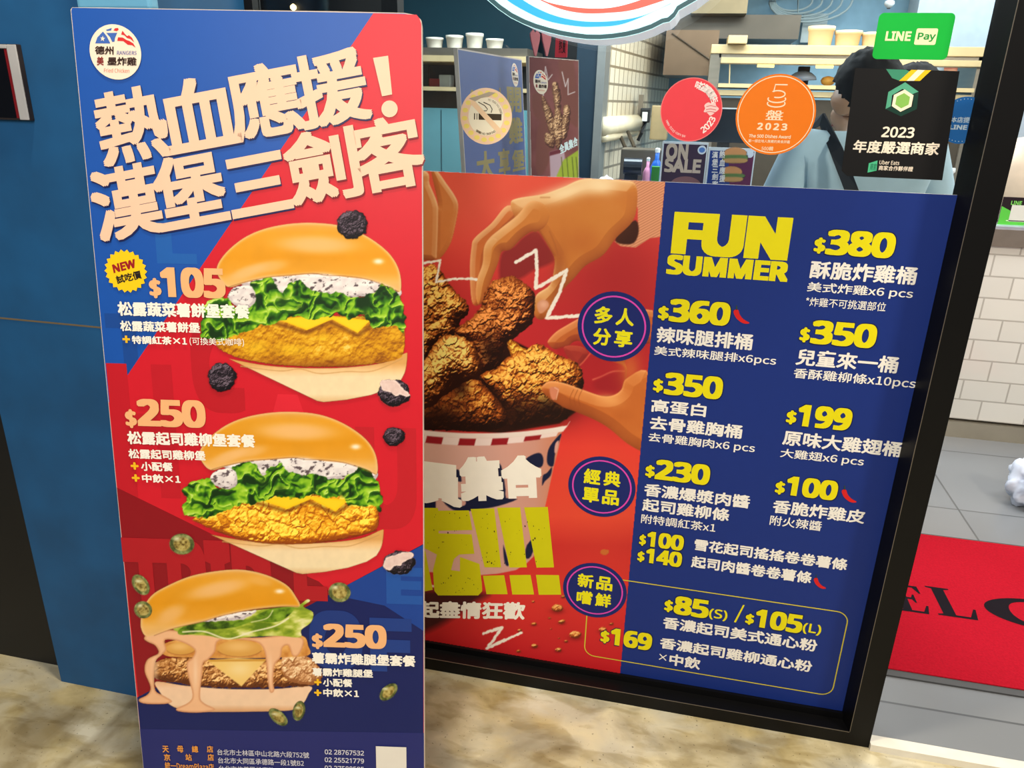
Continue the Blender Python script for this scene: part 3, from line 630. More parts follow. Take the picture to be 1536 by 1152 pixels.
h = fbm(A.X+10*fbm(A.X, A.Y, 18, 6), A.Y*2.2, 22, 91); A.over(np.clip(.5-d/1.4, 0, 1), ramp(h, [(.25, (92, 122, 22)), (.45, (150, 168, 44)), (.6, (198, 204, 98)), (.8, (234, 226, 170))]))
for P in (q((270, 560), (340, 520), (430, 515), (520, 512), (640, 510), (560, 545), (420, 560), (380, 575), (280, 585)), q((665, 490), (740, 455), (860, 445), (800, 510), (720, 520))):
    d = A.sd(catmull(P, 5)); A.over(np.clip(.5-d/1.4, 0, 1), ramp(fbm(A.X, A.Y*1.6, 12, 95), [(.2, (36, 60, 8)), (.5, (104, 140, 26)), (.9, (158, 190, 60))]))
A.line(catmull(q((290, 570), (400, 568), (520, 605), (640, 570), (760, 540), (830, 500)), 6, False), 2.2, (236, 230, 190), .9)
A.line(catmull(q((640, 520), (720, 500), (750, 460)), 6, False), 1.6, (226, 226, 170), .8)
cream(A, q((330, 520), (480, 485), (640, 462), (660, 470), (600, 505), (520, 512)), 53)
bun_top(A, q((75, 520), (88, 450), (130, 385), (200, 340), (330, 285), (480, 257), (600, 253), (720, 280), (820, 330), (868, 390), (886, 440), (800, 440), (650, 455), (500, 485), (380, 520), (250, 550), (140, 588), (100, 590), (80, 560)),
        [(*q5(470, 350), 52, 13, .85, -.22), (*q5(230, 480), 26, 13, .7, -.5), (*q5(690, 310), 20, 8, .4, .2)], spec=[(*q5(785, 362), 8, 4, .9)])
A.line(catmull(q((145, 588), (250, 550), (380, 520), (500, 485), (650, 455), (800, 440), (880, 440)), 5, False), 1.2, (164, 104, 60), .7)
A.mesh('burger_print', Bd, 12*S1, PM, brd)
# truffles and pepper slices
def truffle(c, rx, ry, cut=None, seed=1):
    A = Art(c[0]-rx-4, c[1]-ry-4, c[0]+rx+4, c[1]+ry+4, 1.5)
    crust(A, ell(c, rx, ry, 14), seed, (38, 28, 36), (76, 62, 74), (10, 6, 12), 4.5, soft=5, rough=2.4)
    if cut:
        A.fill([(c[0]+a*rx, c[1]+b*ry) for a, b in cut], (236, 210, 200), .8, 4, 1.2, 4, seed); d = A.sd(catmull([(c[0]+a*rx, c[1]+b*ry) for a, b in cut], 4))
        A.over(np.clip(.5-(d+1.5)/2, 0, 1)*.5, mixc((236, 210, 200), (190, 150, 140), fbm(A.X, A.Y, 4, seed)))
    A.mesh('truffle_print', Bd, 15*S1, PM, brd)
truffle((529, 337), 23, 21.5, seed=201); truffle((334, 565.5), 21, 21.5, seed=203); truffle((591.5, 654), 16, 14.5, seed=207)
truffle((591.5, 589), 24, 20, [(-.86, -.86), (-.4, -.98), (.1, -.92), (.5, -.4), (.97, .1), (.8, .3), (.35, .1), (.1, .25), (-.3, -.1), (-.7, -.2)], 211)
truffle((599, 843.5), 24, 18, [(-.98, .3), (-.8, -.4), (-.2, -.7), (.3, -.9), (.85, -.85), (.8, -.4), (.3, -.1), (.1, .2), (-.3, .25), (-.6, .6)], 213)
def pepper(c, rx, ry, rot, seed):
    R = max(rx, ry)+4; A = Art(c[0]-R, c[1]-R, c[0]+R, c[1]+R, 1.5); ca, sa = math.cos(rot), math.sin(rot)
    E = lambda k: [(c[0]+x*k*ca-y*k*sa, c[1]+x*k*sa+y*k*ca) for x, y in ell((0, 0), rx, ry, 24)]
    d = A.sd(E(1)); A.over(np.clip(.5-d/1.4, 0, 1), ramp(fbm(A.X, A.Y, 6, seed), [(.2, (58, 66, 30)), (.6, (120, 126, 70)), (1, (190, 190, 130))]))
    d = A.sd(E(.68)); A.over(np.clip(.5-d/2, 0, 1), ramp(fbm(A.X, A.Y, 4, seed+1), [(.2, (96, 76, 30)), (.5, (166, 146, 76)), (.9, (206, 190, 120))]))
    A.glow((c[0]-rx*.4*ca, c[1]-ry*.5), rx*.35, ry*.25, (224, 224, 186), .8)
    A.mesh('pepper_slice_print', Bd, 15*S1, PM, brd)
for c, rx, ry, rot, s_ in ((q5(286, 120), 18.5, 15.5, .1, 301), (q5(76, 328), 17, 11, .95, 302), (q5(88, 456), 13.5, 12.5, .5, 303), (q5(1092, 366), 16.5, 14.5, .2, 304), (q5(1342, 876), 16, 9.5, -.75, 305), (q5(884, 972), 15, 9, -1.35, 306), (q5(778, 1004), 17, 9, .72, 307)): pepper(c, rx, ry, rot, s_)

# ================================================================== THE MENU POSTER ON THE WINDOW
wp = empty('menu_poster', (-.2, 1.6845, .057), 'large red and blue printed fried chicken menu poster covering the lower window', 'poster')
PX0, PX1, PZ0, PZ1 = -.93, .535, .057, 1.347
MB().box((PX0, 1.684, PZ0), (PX1, 1.689, PZ1)).build('sheet', ink((190, 186, 180)), wp)
bu = (Wn.uv((997, 273))[0]+Wn.uv((930.4, 1010.6))[0])/2
flat('blue_print', Wn, [[(bu, PZ0), (PX1, PZ0), (PX1, PZ1), (bu, PZ1)]], S1, ink((18, 44, 120), .5, .25), wp)
flat('red_print', Wn, [[(PX0, PZ0), (bu, PZ0), (bu, PZ1), (PX0, PZ1)]], S1, ink((212, 48, 44), .5, .25), wp)
# photographic half: bucket of chicken and reaching hands
A = Art(556, 236, 1004, 1028, 1.0)
g = fbm(A.X, A.Y, 160, 12)
A.over(np.ones(A.X.shape), ramp((A.Y-256)/740, [(0, (232, 84, 64)), (.14, (222, 68, 58)), (.3, (186, 42, 46)), (.48, (176, 34, 40)), (.56, (222, 58, 50)), (.7, (224, 70, 50)), (.76, (196, 42, 40)), (.85, (214, 52, 44)), (1, (196, 28, 36))])*(1+.10*(g-.5))[..., None])
A.glow((700, 300), 150, 90, (238, 104, 76), .5); A.glow((930, 400), 110, 120, (150, 28, 34), .6); A.glow((900, 740), 90, 110, (228, 78, 50), .5)
cA = crop(630, 250, 4.114); cB = crop(630, 380, 4.115); cC = crop(780, 450, 4.609); cD = crop(630, 630, 4.8); cE = crop(630, 840, 4.655)
def a_(*p): return [cA(*q) for q in p]
def b_(*p): return [cB(*q) for q in p]
def c_(*p): return [cC(*q) for q in p]
def d_(*p): return [cD(*q) for q in p]
def e2(*p): return [cE(*q) for q in p]
# shadow of the bucket as printed on the red ground
A.fill(e2((-300, 240), (430, 230), (390, 290), (180, 430), (40, 500), (-300, 640)), (52, 20, 22), 6, 3, wgt=.9)
def skin(P, lit, base, dark, L=(-.3, -1), w=9, sm=5, rim=None):
    Pc = catmull(P, sm); A = globals()['A'].win(Pc); d = A.sd(Pc); m = np.clip(.5-d/1.4, 0, 1)
    H = np.sqrt(np.clip(-d, 0, w)/w)*w; gy, gx = np.gradient(H); nz = 1/np.sqrt(1+gx*gx+gy*gy)
    v = .5+.42*(-gx*-L[0]*-1*0+(gx*-L[0]+gy*-L[1])*-1*-1)*nz+.10*(fbm(A.X, A.Y, 26, 77)-.5)
    A.over(m, ramp(v, [(0, dark), (.5, base), (.95, lit)]))
    if rim is not None: A.over(np.exp(-((d+1.3)/1.1)**2)*.8*np.clip(v*1.6-.7, 0, 1), rim)
    return d
LIT, BAS, DRK = (255, 216, 160), (214, 136, 70), (128, 52, 28)
# far left hand
skin(a_((70, 25), (105, 25), (160, 100), (215, 180), (236, 240), (225, 330), (190, 470), (130, 560), (100, 560), (100, 300), (110, 220)), LIT, (206, 120, 60), DRK, (.3, -1), 7, rim=(250, 214, 170))
skin(a_((-300, -20), (20, 20), (60, 110), (105, 220), (112, 300), (105, 520), (95, 575), (20, 575), (-80, 560), (-200, 500), (-330, 300)), LIT, (206, 124, 66), DRK, (.4, -1), 8, rim=(250, 214, 170))
# sleeve
P = a_((1240, 60), (1530, 60), (1500, 430), (1420, 440), (1330, 498), (1240, 490), (1200, 460), (1290, 470), (1345, 390), (1345, 260), (1300, 150))
A.fill(P, (222, 150, 110), 1); d = A.sd(P); m = np.clip(.5-d/1.4, 0, 1); A.over(m*.55, mixc((232, 168, 126), (176, 104, 74), .5+.5*np.sin((A.X*.62+A.Y*1.15)*1.35))); A.fill(a_((1205, 455), (1240, 390), (1330, 330), (1350, 400), (1320, 470), (1250, 478)), (58, 26, 18), 1.2, 3)
# middle hand: the fingers at the back, thumb, back of the hand, front finger
skin(a_((540, 240), (440, 350), (338, 440), (318, 500), (308, 640), (318, 820), (345, 858), (372, 830), (395, 700), (420, 520), (520, 400), (620, 290)), LIT, (206, 110, 54), DRK, (-.6, -.8), 8, rim=(248, 176, 110))
A.fill(a_((500, 540), (580, 490), (640, 430), (720, 395), (780, 470), (832, 560), (800, 600), (700, 640), (620, 690), (500, 720)), (120, 34, 36), 3, 4, wgt=.75)
skin(a_((1330, 110), (1250, 84), (1020, 74), (880, 128), (760, 170), (600, 196), (560, 230), (600, 330), (700, 400), (735, 400), (780, 470), (828, 560), (826, 640), (800, 730), (720, 790), (697, 870), (716, 930), (758, 942), (800, 900), (870, 775), (950, 690), (1020, 612), (1130, 545), (1210, 440), (1310, 340), (1340, 230)), LIT, (204, 122, 52), DRK, (-.15, -1), 16, rim=(252, 210, 150))
A.glow(cA(900, 162), 66, 15, (255, 226, 176), 1, 1, None, -.3); A.glow(cA(1110, 120), 32, 16, (255, 226, 176), 1); A.glow(cA(690, 220), 34, 10, (250, 206, 150), .8, 1, None, -.2); A.glow(cA(1060, 300), 50, 34, (206, 128, 54), .7); A.glow(cA(1010, 470), 34, 30, (190, 104, 44), .6); A.glow(cA(860, 620), 14, 38, (150, 70, 34), .5)
skin(a_((680, 215), (600, 300), (500, 380), (430, 440), (395, 500), (386, 600), (352, 700), (345, 800), (362, 852), (400, 820), (440, 700), (480, 600), (505, 525), (560, 510), (630, 440), (690, 400), (760, 380), (800, 300), (760, 230)), LIT, (210, 128, 58), DRK, (-.4, -.9), 12, rim=(248, 176, 110))
A.glow(cA(760, 300), 30, 24, (206, 126, 56), .85)
A.line(a_((735, 395), (780, 460), (830, 545)), 2.2, (150, 74, 36), .6, 1.6); A.line(a_((800, 400), (830, 470), (850, 540)), 1.4, (164, 88, 42), .6, 1.2)
A.line(catmull(a_((420, 460), (450, 445), (470, 450)), 4, False), 1.4, (244, 190, 130), .7, 1.2); A.line(a_((745, 190), (800, 190)), 1.6, (176, 104, 50), .6, 1.2)
A.fill(a_((722, 850), (750, 822), (785, 830), (795, 860), (760, 900), (735, 900)), (214, 146, 110), 1, 4); A.glow(cA(762, 850), 8, 7, (236, 180, 150), .8)
# right hand behind the chicken: index finger and palm
skin(c_((195, 280), (250, 220), (330, 170), (400, 130), (520, 60), (800, 60), (960, 100), (960, 300), (880, 300), (820, 360), (730, 420), (740, 480), (730, 560), (700, 620), (620, 660), (560, 660), (400, 600), (300, 570), (420, 440), (480, 370), (420, 290), (370, 290), (320, 330), (240, 340), (200, 310)), (240, 160, 100), (192, 98, 46), (120, 36, 30), (-.3, -1), 10, rim=(246, 160, 110))
A.fill(c_((250, 345), (330, 320), (420, 300), (500, 370), (640, 420), (720, 460), (725, 520), (700, 610), (640, 650), (540, 660), (440, 610), (380, 480), (300, 400)), (172, 34, 40), 2, 4)
skin(c_((300, 330), (420, 320), (470, 370), (430, 440), (390, 470)), (196, 84, 60), (164, 52, 42), (110, 26, 30), (-.3, -1), 8)
A.line(catmull(c_((505, 550), (560, 530), (640, 495), (720, 492)), 5, False), 2.0, (226, 110, 84), .9, 1.2); A.line(c_((415, 450), (440, 425), (485, 370)), 1.8, (226, 100, 74), .9, 1.1)
A.fill(c_((510, 570), (620, 510), (720, 500), (715, 590), (640, 640), (540, 625)), (150, 28, 36), 4, 3, wgt=.7)
# chicken in the bucket
A.fill(b_((-300, 400), (30, 300), (300, 480), (540, 520), (700, 600), (1000, 760), (960, 980), (860, 1050), (500, 1110), (30, 1080), (-300, 1050)), (42, 14, 6), 1.5)
BA, LI, DK = (176, 92, 26), (244, 172, 66), (34, 10, 3)
kw = dict(soft=17, rough=2.2, L=(-.25, -.85), stren=1.15, shade=lambda Y: 1.12-.62*np.clip((Y-cB(0, 640)[1])/95, 0, 1)**1.5)
crust(A, b_((-300, 200), (-200, 90), (-60, 50), (20, 85), (90, 72), (180, 180), (232, 250), (290, 300), (300, 370), (250, 420), (215, 500), (100, 570), (20, 650), (-200, 640), (-320, 420)), 401, (184, 92, 30), (246, 176, 80), DK, 10, **kw)
crust(A, b_((540, 520), (600, 560), (660, 600), (600, 640), (560, 640)), 420, (200, 120, 30), (250, 190, 70), (120, 50, 10), 6, soft=7)
crust(A, b_((400, 240), (450, 170), (560, 142), (650, 185), (705, 250), (708, 330), (692, 430), (600, 512), (530, 560), (490, 690), (430, 735), (370, 715), (330, 600), (232, 510), (228, 465), (330, 385), (378, 320)), 402, (142, 62, 22), (212, 128, 54), (34, 10, 4), 8, **kw)
A.glow(cB(440, 610), 22, 30, (26, 8, 4), .85)
crust(A, b_((370, 755), (470, 708), (550, 635), (640, 600), (720, 562), (800, 590), (880, 640), (960, 672), (1005, 745), (1002, 830), (945, 960), (880, 1030), (700, 1050), (560, 1080), (520, 960), (430, 850)), 403, (176, 84, 24), (246, 168, 66), (32, 10, 4), 9.5, **kw)
A.glow(cB(800, 960), 46, 26, (30, 9, 4), .9); A.glow(cB(600, 1000), 24, 30, (30, 9, 4), .9)
crust(A, b_((290, 790), (370, 790), (460, 880), (522, 960), (535, 1050), (420, 1096), (200, 1092), (-100, 1080), (-100, 980), (150, 880)), 404, (172, 82, 26), (240, 164, 66), (30, 9, 4), 8.5, **kw)
A.glow(cB(130, 1010), 44, 26, (34, 11, 5), .85)
crust(A, b_((-260, 900), (-220, 700), (20, 655), (70, 590), (120, 525), (180, 502), (270, 520), (345, 590), (376, 715), (300, 790), (215, 765), (130, 900), (20, 965), (-120, 980)), 405, (200, 108, 38), (252, 192, 96), (44, 14, 5), 9, **kw)
A.glow(cB(250, 830), 16, 22, (34, 11, 5), .8)
# thumb in front of the chicken
skin(c_((150, 610), (175, 575), (220, 560), (310, 575), (420, 615), (560, 662), (640, 660), (700, 620), (740, 540), (900, 520), (960, 1080), (850, 1050), (740, 990), (620, 890), (520, 830), (380, 770), (300, 740), (180, 660)), (244, 168, 100), (196, 104, 44), (120, 50, 24), (-.2, -1), 16, rim=(246, 176, 116))
A.fill(c_((205, 610), (240, 600), (268, 612), (262, 650), (240, 690), (215, 675)), (212, 130, 96), 1.2, 4); A.line(c_((240, 605), (266, 620), (250, 688)), 1.2, (240, 190, 160), .8)
for s_ in (0, 30, 60): A.line(catmull(c_((370+s_, 620), (345+s_, 680), (355+s_, 730)), 4, False), 1.2, (150, 72, 32), .6)
A.glow(cC(620, 690), 22, 10, (240, 170, 100), .6, 1, None, .2); A.glow(cC(760, 480), 20, 34, (204, 112, 50), .7)
# bucket: body, checked band, white rim
body = d_((-300, 110), (30, 100), (300, 140), (600, 135), (860, 90), (1030, 40), (1000, 200), (960, 350), (915, 560), (870, 760), (820, 980), (770, 1030), (690, 1080), (560, 1106), (440, 1116), (200, 1100), (-300, 1080))
d = A.sd(body); tt = (A.X-630)/230
A.over(np.clip(.5-d/1.4, 0, 1), ramp(tt, [(-.2, (222, 176, 160)), (.4, (216, 166, 152)), (.75, (206, 148, 130)), (.9, (206, 130, 98)), (1, (192, 104, 74))]))
NV = (20, 26, 58)
for P in (d_((760, 285), (820, 245), (870, 240), (890, 290), (870, 340), (800, 330)), d_((915, 260), (935, 190), (1000, 110), (1018, 110), (975, 230), (960, 330), (920, 320)), d_((880, 470), (885, 400), (915, 380), (950, 340), (940, 400), (900, 440)), d_((-20, 540), (100, 560), (100, 660), (-20, 700)), d_((165, 560), (330, 560), (420, 540), (600, 480), (620, 560), (700, 570), (560, 620), (440, 640), (300, 660), (210, 630)), d_((560, 340), (585, 330), (615, 500), (585, 500)), d_((250, 370), (280, 360), (300, 440), (260, 430)), d_((600, 900), (640, 1040), (610, 1030)), d_((770, 900), (840, 840), (800, 980), (760, 990))): A.fill(P, NV, .9, 3)
for P in (d_((975, 170), (1000, 150), (985, 230), (968, 230)), d_((265, 590), (300, 570), (330, 590), (320, 615), (280, 615))): A.fill(P, (216, 160, 146), .8, 3)
def yb(x): return 65+45*np.clip(1-((x-430)/560.)**2, -2, 1)
N_ = 16
for i in range(N_):
    x0 = -420+i*118; x1 = x0+118; col = (150, 26, 34) if i % 2 == 0 else (236, 214, 206)
    if x0 > 935: break
    w = (1-max(0, (x0-500)/900)); 
    P = [(x, yb(x)+20) for x in np.linspace(x0, x1, 5)]+[(x-14, yb(x)+20+54*w) for x in np.linspace(x1, x0, 5)]
    A.fill(d_(*P), col, .8)
rim = [(x, yb(x)-14) for x in np.linspace(-400, 1060, 30)]+[(1080, 10), (1060, 45)]+[(x, yb(x)+24) for x in np.linspace(1030, -400, 30)]
A.fill(d_(*rim), (240, 226, 216), 1); d = A.sd(d_(*rim)); A.over(np.clip(.5-d/1.4, 0, 1)*np.clip((A.Y-A.sd(d_(*rim))*0-640)/60, 0, .35), (206, 172, 160))
# crumbs on the red ground
for i, (x, y, r) in enumerate(((960, 335, 9), (990, 430, 5), (795, 445, 4), (1085, 520, 9), (800, 598, 5), (965, 625, 5), (695, 490, 3), (1275, 485, 6), (1335, 445, 3), (690, 635, 3), (1000, 255, 3), (905, 405, 2), (1020, 565, 3), (790, 290, 2), (915, 480, 1.5), (970, 545, 1.5))):
    c = cE(x, y); A.glow((c[0], c[1]+r*.5), r*1.3, r*.6, (120, 16, 20), .8)
    crust(A, ell(c, r, r*.62, 9), 500+i, (206, 112, 44), (240, 160, 84), (110, 40, 16), 3, soft=3, rough=1.4)
for x, y in ((843, 829), (842, 827)): A.fill(ell((907, 828.5), 6.5, 4, 10), (196, 104, 44), .8, 0, 1.4, 3)
# chalk zigzags
CH = (248, 238, 222)
A.line(a_((590, 590), (710, 520), (715, 515), (722, 640), (715, 752), (905, 640), (860, 780), (780, 935), (1000, 918)), 5.2, CH, 1, .7, 1.1)
A.line(a_((-60, 620), (20, 596), (125, 578), (100, 712), (190, 695), (300, 690), (348, 695)), 3.6, CH, 1, .7, 1.3, 9)
A.line(e2((445, 512), (575, 470), (470, 615), (590, 560), (705, 508)), 4.2, CH, 1, .7, 1.3, 11)
A.line(e2((20, 180), (50, 150), (60, 180), (130, 186)), 2.4, CH, .8, .7, 1.3, 12)
A.a[:] = np.where(A.X < 0, 0, 1)
# keep it inside the printed area
UV = Wn.uva(A.X, A.Y).reshape(A.X.shape+(2,)); A.a[(UV[..., 0] > bu) | (UV[..., 1] > PZ1) | (UV[..., 1] < PZ0)] = 0
ph = A.mesh('chicken_bucket_print', Wn, 2*S1, print_mat('printed_photo', True, .5), wp)
# big slogan on the bucket
S2 = 3*S1; CW = ink((246, 240, 226)); CY = ink((206, 200, 12))
line(Wn, wp, cD, '員', (-10, 592), (306, 588), (-16, 290), CW, S2, .062, 'slogan_lettering', square=True)
line(Wn, wp, cD, '集', (296, 588), (608, 576), (276, 270), CW, S2, .06, 'slogan_lettering', square=True, free=True)
line(Wn, wp, cD, '合', (596, 566), (886, 560), (574, 258), CW, S2, .07, 'slogan_lettering', square=True, free=True)
def slog(polys): return flatpx('slogan_lettering', Wn, polys, S2, CY, wp)
slog([d_((365, 640), (535, 635), (585, 1060), (465, 1060)), e2((440, 110), (588, 105), (612, 238), (465, 238)),
      d_((555, 630), (722, 628), (770, 1060), (645, 1062)), e2((625, 105), (772, 103), (797, 240), (645, 240)),
      d_((750, 628), (920, 625), (965, 1060), (840, 1062)), e2((810, 103), (970, 105), (986, 241), (830, 242))])
slog([d_((-150, 632), (130, 632), (132, 652), (352, 650), (378, 792), (135, 797), (135, 815), (372, 822), (392, 962), (282, 968), (245, 1000), (224, 1080), (288, 1088), (288, 985), (428, 1035), (446, 1180), (448, 1232), (420, 1262), (130, 1262), (104, 1230), (94, 1080), (122, 968), (40, 925), (-150, 925)), d_((-120, 935), (-10, 900), (40, 945), (92, 1222), (0, 1240), (-120, 1240))])
random.seed(4)
fl = []
for i in range(70):
    x, y = random.choice([(random.uniform(40, 350), random.uniform(650, 950)), (random.uniform(400, 560), random.uniform(660, 1040)), (random.uniform(600, 940), random.uniform(660, 1040)), (random.uniform(120, 420), random.uniform(1110, 1240))])
    r = random.choice((2, 3, 4, 6)); fl.append([cD(x+r*math.cos(a)*random.uniform(.5, 1), y+1.6*r*math.sin(a)*random.uniform(.5, 1)) for a in (0, 1, 2, 3, 4, 5)])
tag(flatpx('worn_flecks', Wn, fl, S2+S1, ink((40, 24, 22)), wp), kind='stuff')
line(Wn, wp, cE, '起盡情狂歡', (-8, 405), (730, 418), (-8, 285), CW, S2, .04, 'slogan_lettering', free=True)
# round badges
def badge(k, x0, y0, x1, y1, chars):
    a, b, c, d = Wn.uv(k(x0, (y0+y1)/2)), Wn.uv(k(x1, (y0+y1)/2)), Wn.uv(k((x0+x1)/2, y0)), Wn.uv(k((x0+x1)/2, y1))
    cc = ((a[0]+b[0])/2, (c[1]+d[1])/2); r = (b[0]-a[0]+c[1]-d[1])/4
    flat('badge_disc', Wn, [ell(cc, r, r)], S2+2*S1, ink((22, 36, 104)), wp); flat('badge_ring', Wn, ringpolys(cc, r*.885, r*.885, -r*.045), S2+3*S1, ink((214, 70, 176)), wp)
    for i, (ch) in enumerate(chars):
        s = r*.50; ox = cc[0]+(-.55 if i % 2 == 0 else .04)*r; oy = cc[1]+(.06 if i < 2 else -.56)*r
        V, Fc = glyphs(ch); 
        lo, hi = V.min(0)-.035, V.max(0)+.035; AV = []; AF = []
        for kk, (bx, by) in enumerate([(0, 0)]+[(.035*math.cos(t*math.pi/4), .035*math.sin(t*math.pi/4)) for t in range(8)]):
            q_ = (V+(bx, by)-lo)/(hi-lo)*s+(ox, oy); n = len(AV); AV += [Wn.p(w, S2+3*S1+kk*5e-6) for w in q_]; AF += [tuple(int(i_)+n for i_ in f) for f in Fc]
        pyd('badge_lettering', AV, AF, ink((232, 224, 20)), wp)
badge(crop(840, 420, 4.1125), 108, 70, 560, 502, '多人分享'); badge(crop(840, 680, 3.6), 46, 14, 408, 344, '經典單品'); badge(crop(840, 680, 3.6), 18, 589, 360, 887, '新品嚐鮮')
# menu column
YG = ink((226, 214, 10)); SB = ink((12, 22, 66)); M1 = ink((236, 232, 224)); MO = S2+2*S1
m1 = crop(970, 300, 3.572); m2 = crop(950, 560, 3.572); m3 = crop(860, 780, 3.339)
lettering('menu_heading', Wn, 'FUN', m1(128, 288), m1(752, 324), m1(147, 62), YG, wp, MO, .055, True, .085)
lettering('menu_heading', Wn, 'SUMMER', m1(103, 396), m1(752, 440), m1(118, 290), YG, wp, MO, .05, True, .07)
PB = .042
price(Wn, wp, m1, (890, 198, 952, 285), ((952, 292), (1318, 314), (966, 156)), '380', YG, MO, SB, PB)
price(Wn, wp, m1, (58, 564, 116, 642), ((116, 650), (441, 670), (124, 526)), '360', YG, MO, SB, PB)
price(Wn, wp, m1, (32, 954, 86, 1028), ((90, 1040), (401, 1060), (98, 920)), '350', YG, MO, SB, PB)
price(Wn, wp, m1, (814, 678, 869, 760), ((872, 768), (1220, 790), (881, 640)), '350', YG, MO, SB, PB)
price(Wn, wp, m2, (62, 487, 113, 556), ((113, 566), (405, 590), (122, 458)), '230', YG, MO, SB, PB)
price(Wn, wp, m2, (814, 194, 869, 270), ((872, 280), (1160, 302), (884, 162)), '199', YG, MO, SB, PB)
price(Wn, wp, m2, (755, 573, 808, 645), ((812, 650), (1085, 678), (824, 546)), '100', YG, MO, SB, PB)
price(Wn, wp, m3, (328, 68, 362, 126), ((366, 130), (549, 148), (374, 54)), '100', YG, MO, SB, PB)
price(Wn, wp, m3, (319, 152, 355, 207), ((360, 212), (540, 230), (368, 138)), '140', YG, MO, SB, PB)
price(Wn, wp, m3, (453, 395, 497, 457), ((500, 468), (674, 490), (511, 377)), '85', YG, MO, SB, PB)
price(Wn, wp, m3, (858, 464, 902, 520), ((905, 533), (1141, 562), (915, 441)), '105', YG, MO, SB, PB)
price(Wn, wp, m3, (134, 548, 180, 613), ((184, 622), (390, 648), (194, 538)), '169', YG, MO, SB, PB)
line(Wn, wp, m3, '(S)', (676, 494), (768, 504), (682, 440), YG, MO, .02); line(Wn, wp, m3, '(L)', (1144, 566), (1236, 578), (1150, 512), YG, MO, .02)
flatpx('menu_lettering', Wn, [[m3(850, 424), m3(858, 425), m3(814, 512), m3(804, 510)]], MO, YG, wp)
for k, t, a, b, c, w in ((m1, '酥脆炸雞桶', (868, 418), (1436, 455), (880, 322), .028), (m1, '美式炸雞x6 pcs', (855, 497), (1420, 538), (862, 437), .015), (m1, '*炸雞不可挑選部位', (848, 566), (1278, 592), (852, 518), .008),
        (m1, '辣味腿排桶', (50, 762), (562, 802), (60, 676), .028), (m1, '美式辣味腿排x6pcs', (38, 836), (690, 890), (46, 780), .015),
        (m1, '兒童來一桶', (795, 882), (1338, 926), (806, 793), .028), (m1, '香酥雞柳條x10pcs', (782, 960), (1436, 1014), (790, 898), .015),
        (m2, '高蛋白', (92, 205), (386, 236), (102, 135), .028), (m2, '去骨雞胸桶', (85, 298), (578, 350), (95, 226), .028), (m2, '去骨雞胸肉x6 pcs', (78, 370), (648, 428), (86, 315), .015),
        (m2, '香濃爆漿肉醬', (55, 655), (620, 722), (63, 586), .028), (m2, '起司雞柳條', (45, 735), (510, 795), (53, 667), .028), (m2, '附特調紅茶x1', (40, 800), (438, 848), (46, 752), .012),
        (m2, '原味大雞翅桶', (795, 382), (1428, 450), (808, 302), .028), (m2, '大雞翅x6 pcs', (783, 455), (1230, 500), (791, 400), .015),
        (m2, '香脆炸雞皮', (742, 745), (1234, 806), (754, 673), .028), (m2, '附火辣醬', (728, 810), (1004, 846), (736, 758), .012),
        (m3, '雪花起司搖搖卷卷薯條', (603, 150), (1366, 256), (612, 92), .03), (m3, '起司肉醬卷卷薯條', (588, 235), (1188, 320), (597, 177), .03),
        (m3, '香濃起司美式通心粉', (446, 540), (1216, 660), (456, 481), .03), (m3, '香濃起司雞柳通心粉', (431, 640), (1190, 766), (440, 585), .03), (m3, '中飲', (478, 724), (634, 740), (484, 666), .03), (m3, '×', (428, 698), (466, 702), (430, 668), .012)):
    line(Wn, wp, k, t, a, b, c, M1, MO, w)
# thin outline round the new items
ua, ub = Wn.uv(m3(62, 560))[0], Wn.uv(m3(1340, 660))[0]; va, vb = Wn.uv(m3(700, 781))[1], Wn.uv(m3(700, 366))[1]
rc = .028; P = []
for cx, cy, a0 in ((ub-rc, vb-rc, 0), (ua+rc, vb-rc, 90), (ua+rc, va+rc, 180), (ub-rc, va+rc, 270)):
    P += [(cx+rc*math.cos(math.radians(a0+t)), cy+rc*math.sin(math.radians(a0+t))) for t in range(0, 91, 15)]
P.append(P[0]); flat('menu_outline', Wn, stroke(P, .0028), S2+S1, ink((206, 190, 60)), wp)
for k, x0, y0, s in ((m1, 465, 580, 1), (m2, 1116, 615, .93), (m3, 1204, 284, .72)):
    o = lambda pts: [k(x0+x*s, y0+y*s) for x, y in pts]
    flatpx('chilli_print', Wn, [[tuple(v) for v in catmull(o([(0, 18), (12, 6), (26, 10), (34, 34), (54, 58), (86, 78), (60, 82), (34, 70), (12, 48)]), 4)]], MO, ink((206, 30, 30)), wp)
    flatpx('chilli_stalk_print', Wn, stroke(o([(17, 8), (18, -6), (16, -18)]), .9) if False else [[*o([(13, 8), (21, 8), (19, -16), (15, -16)])]], MO, ink((50, 70, 40)), wp)

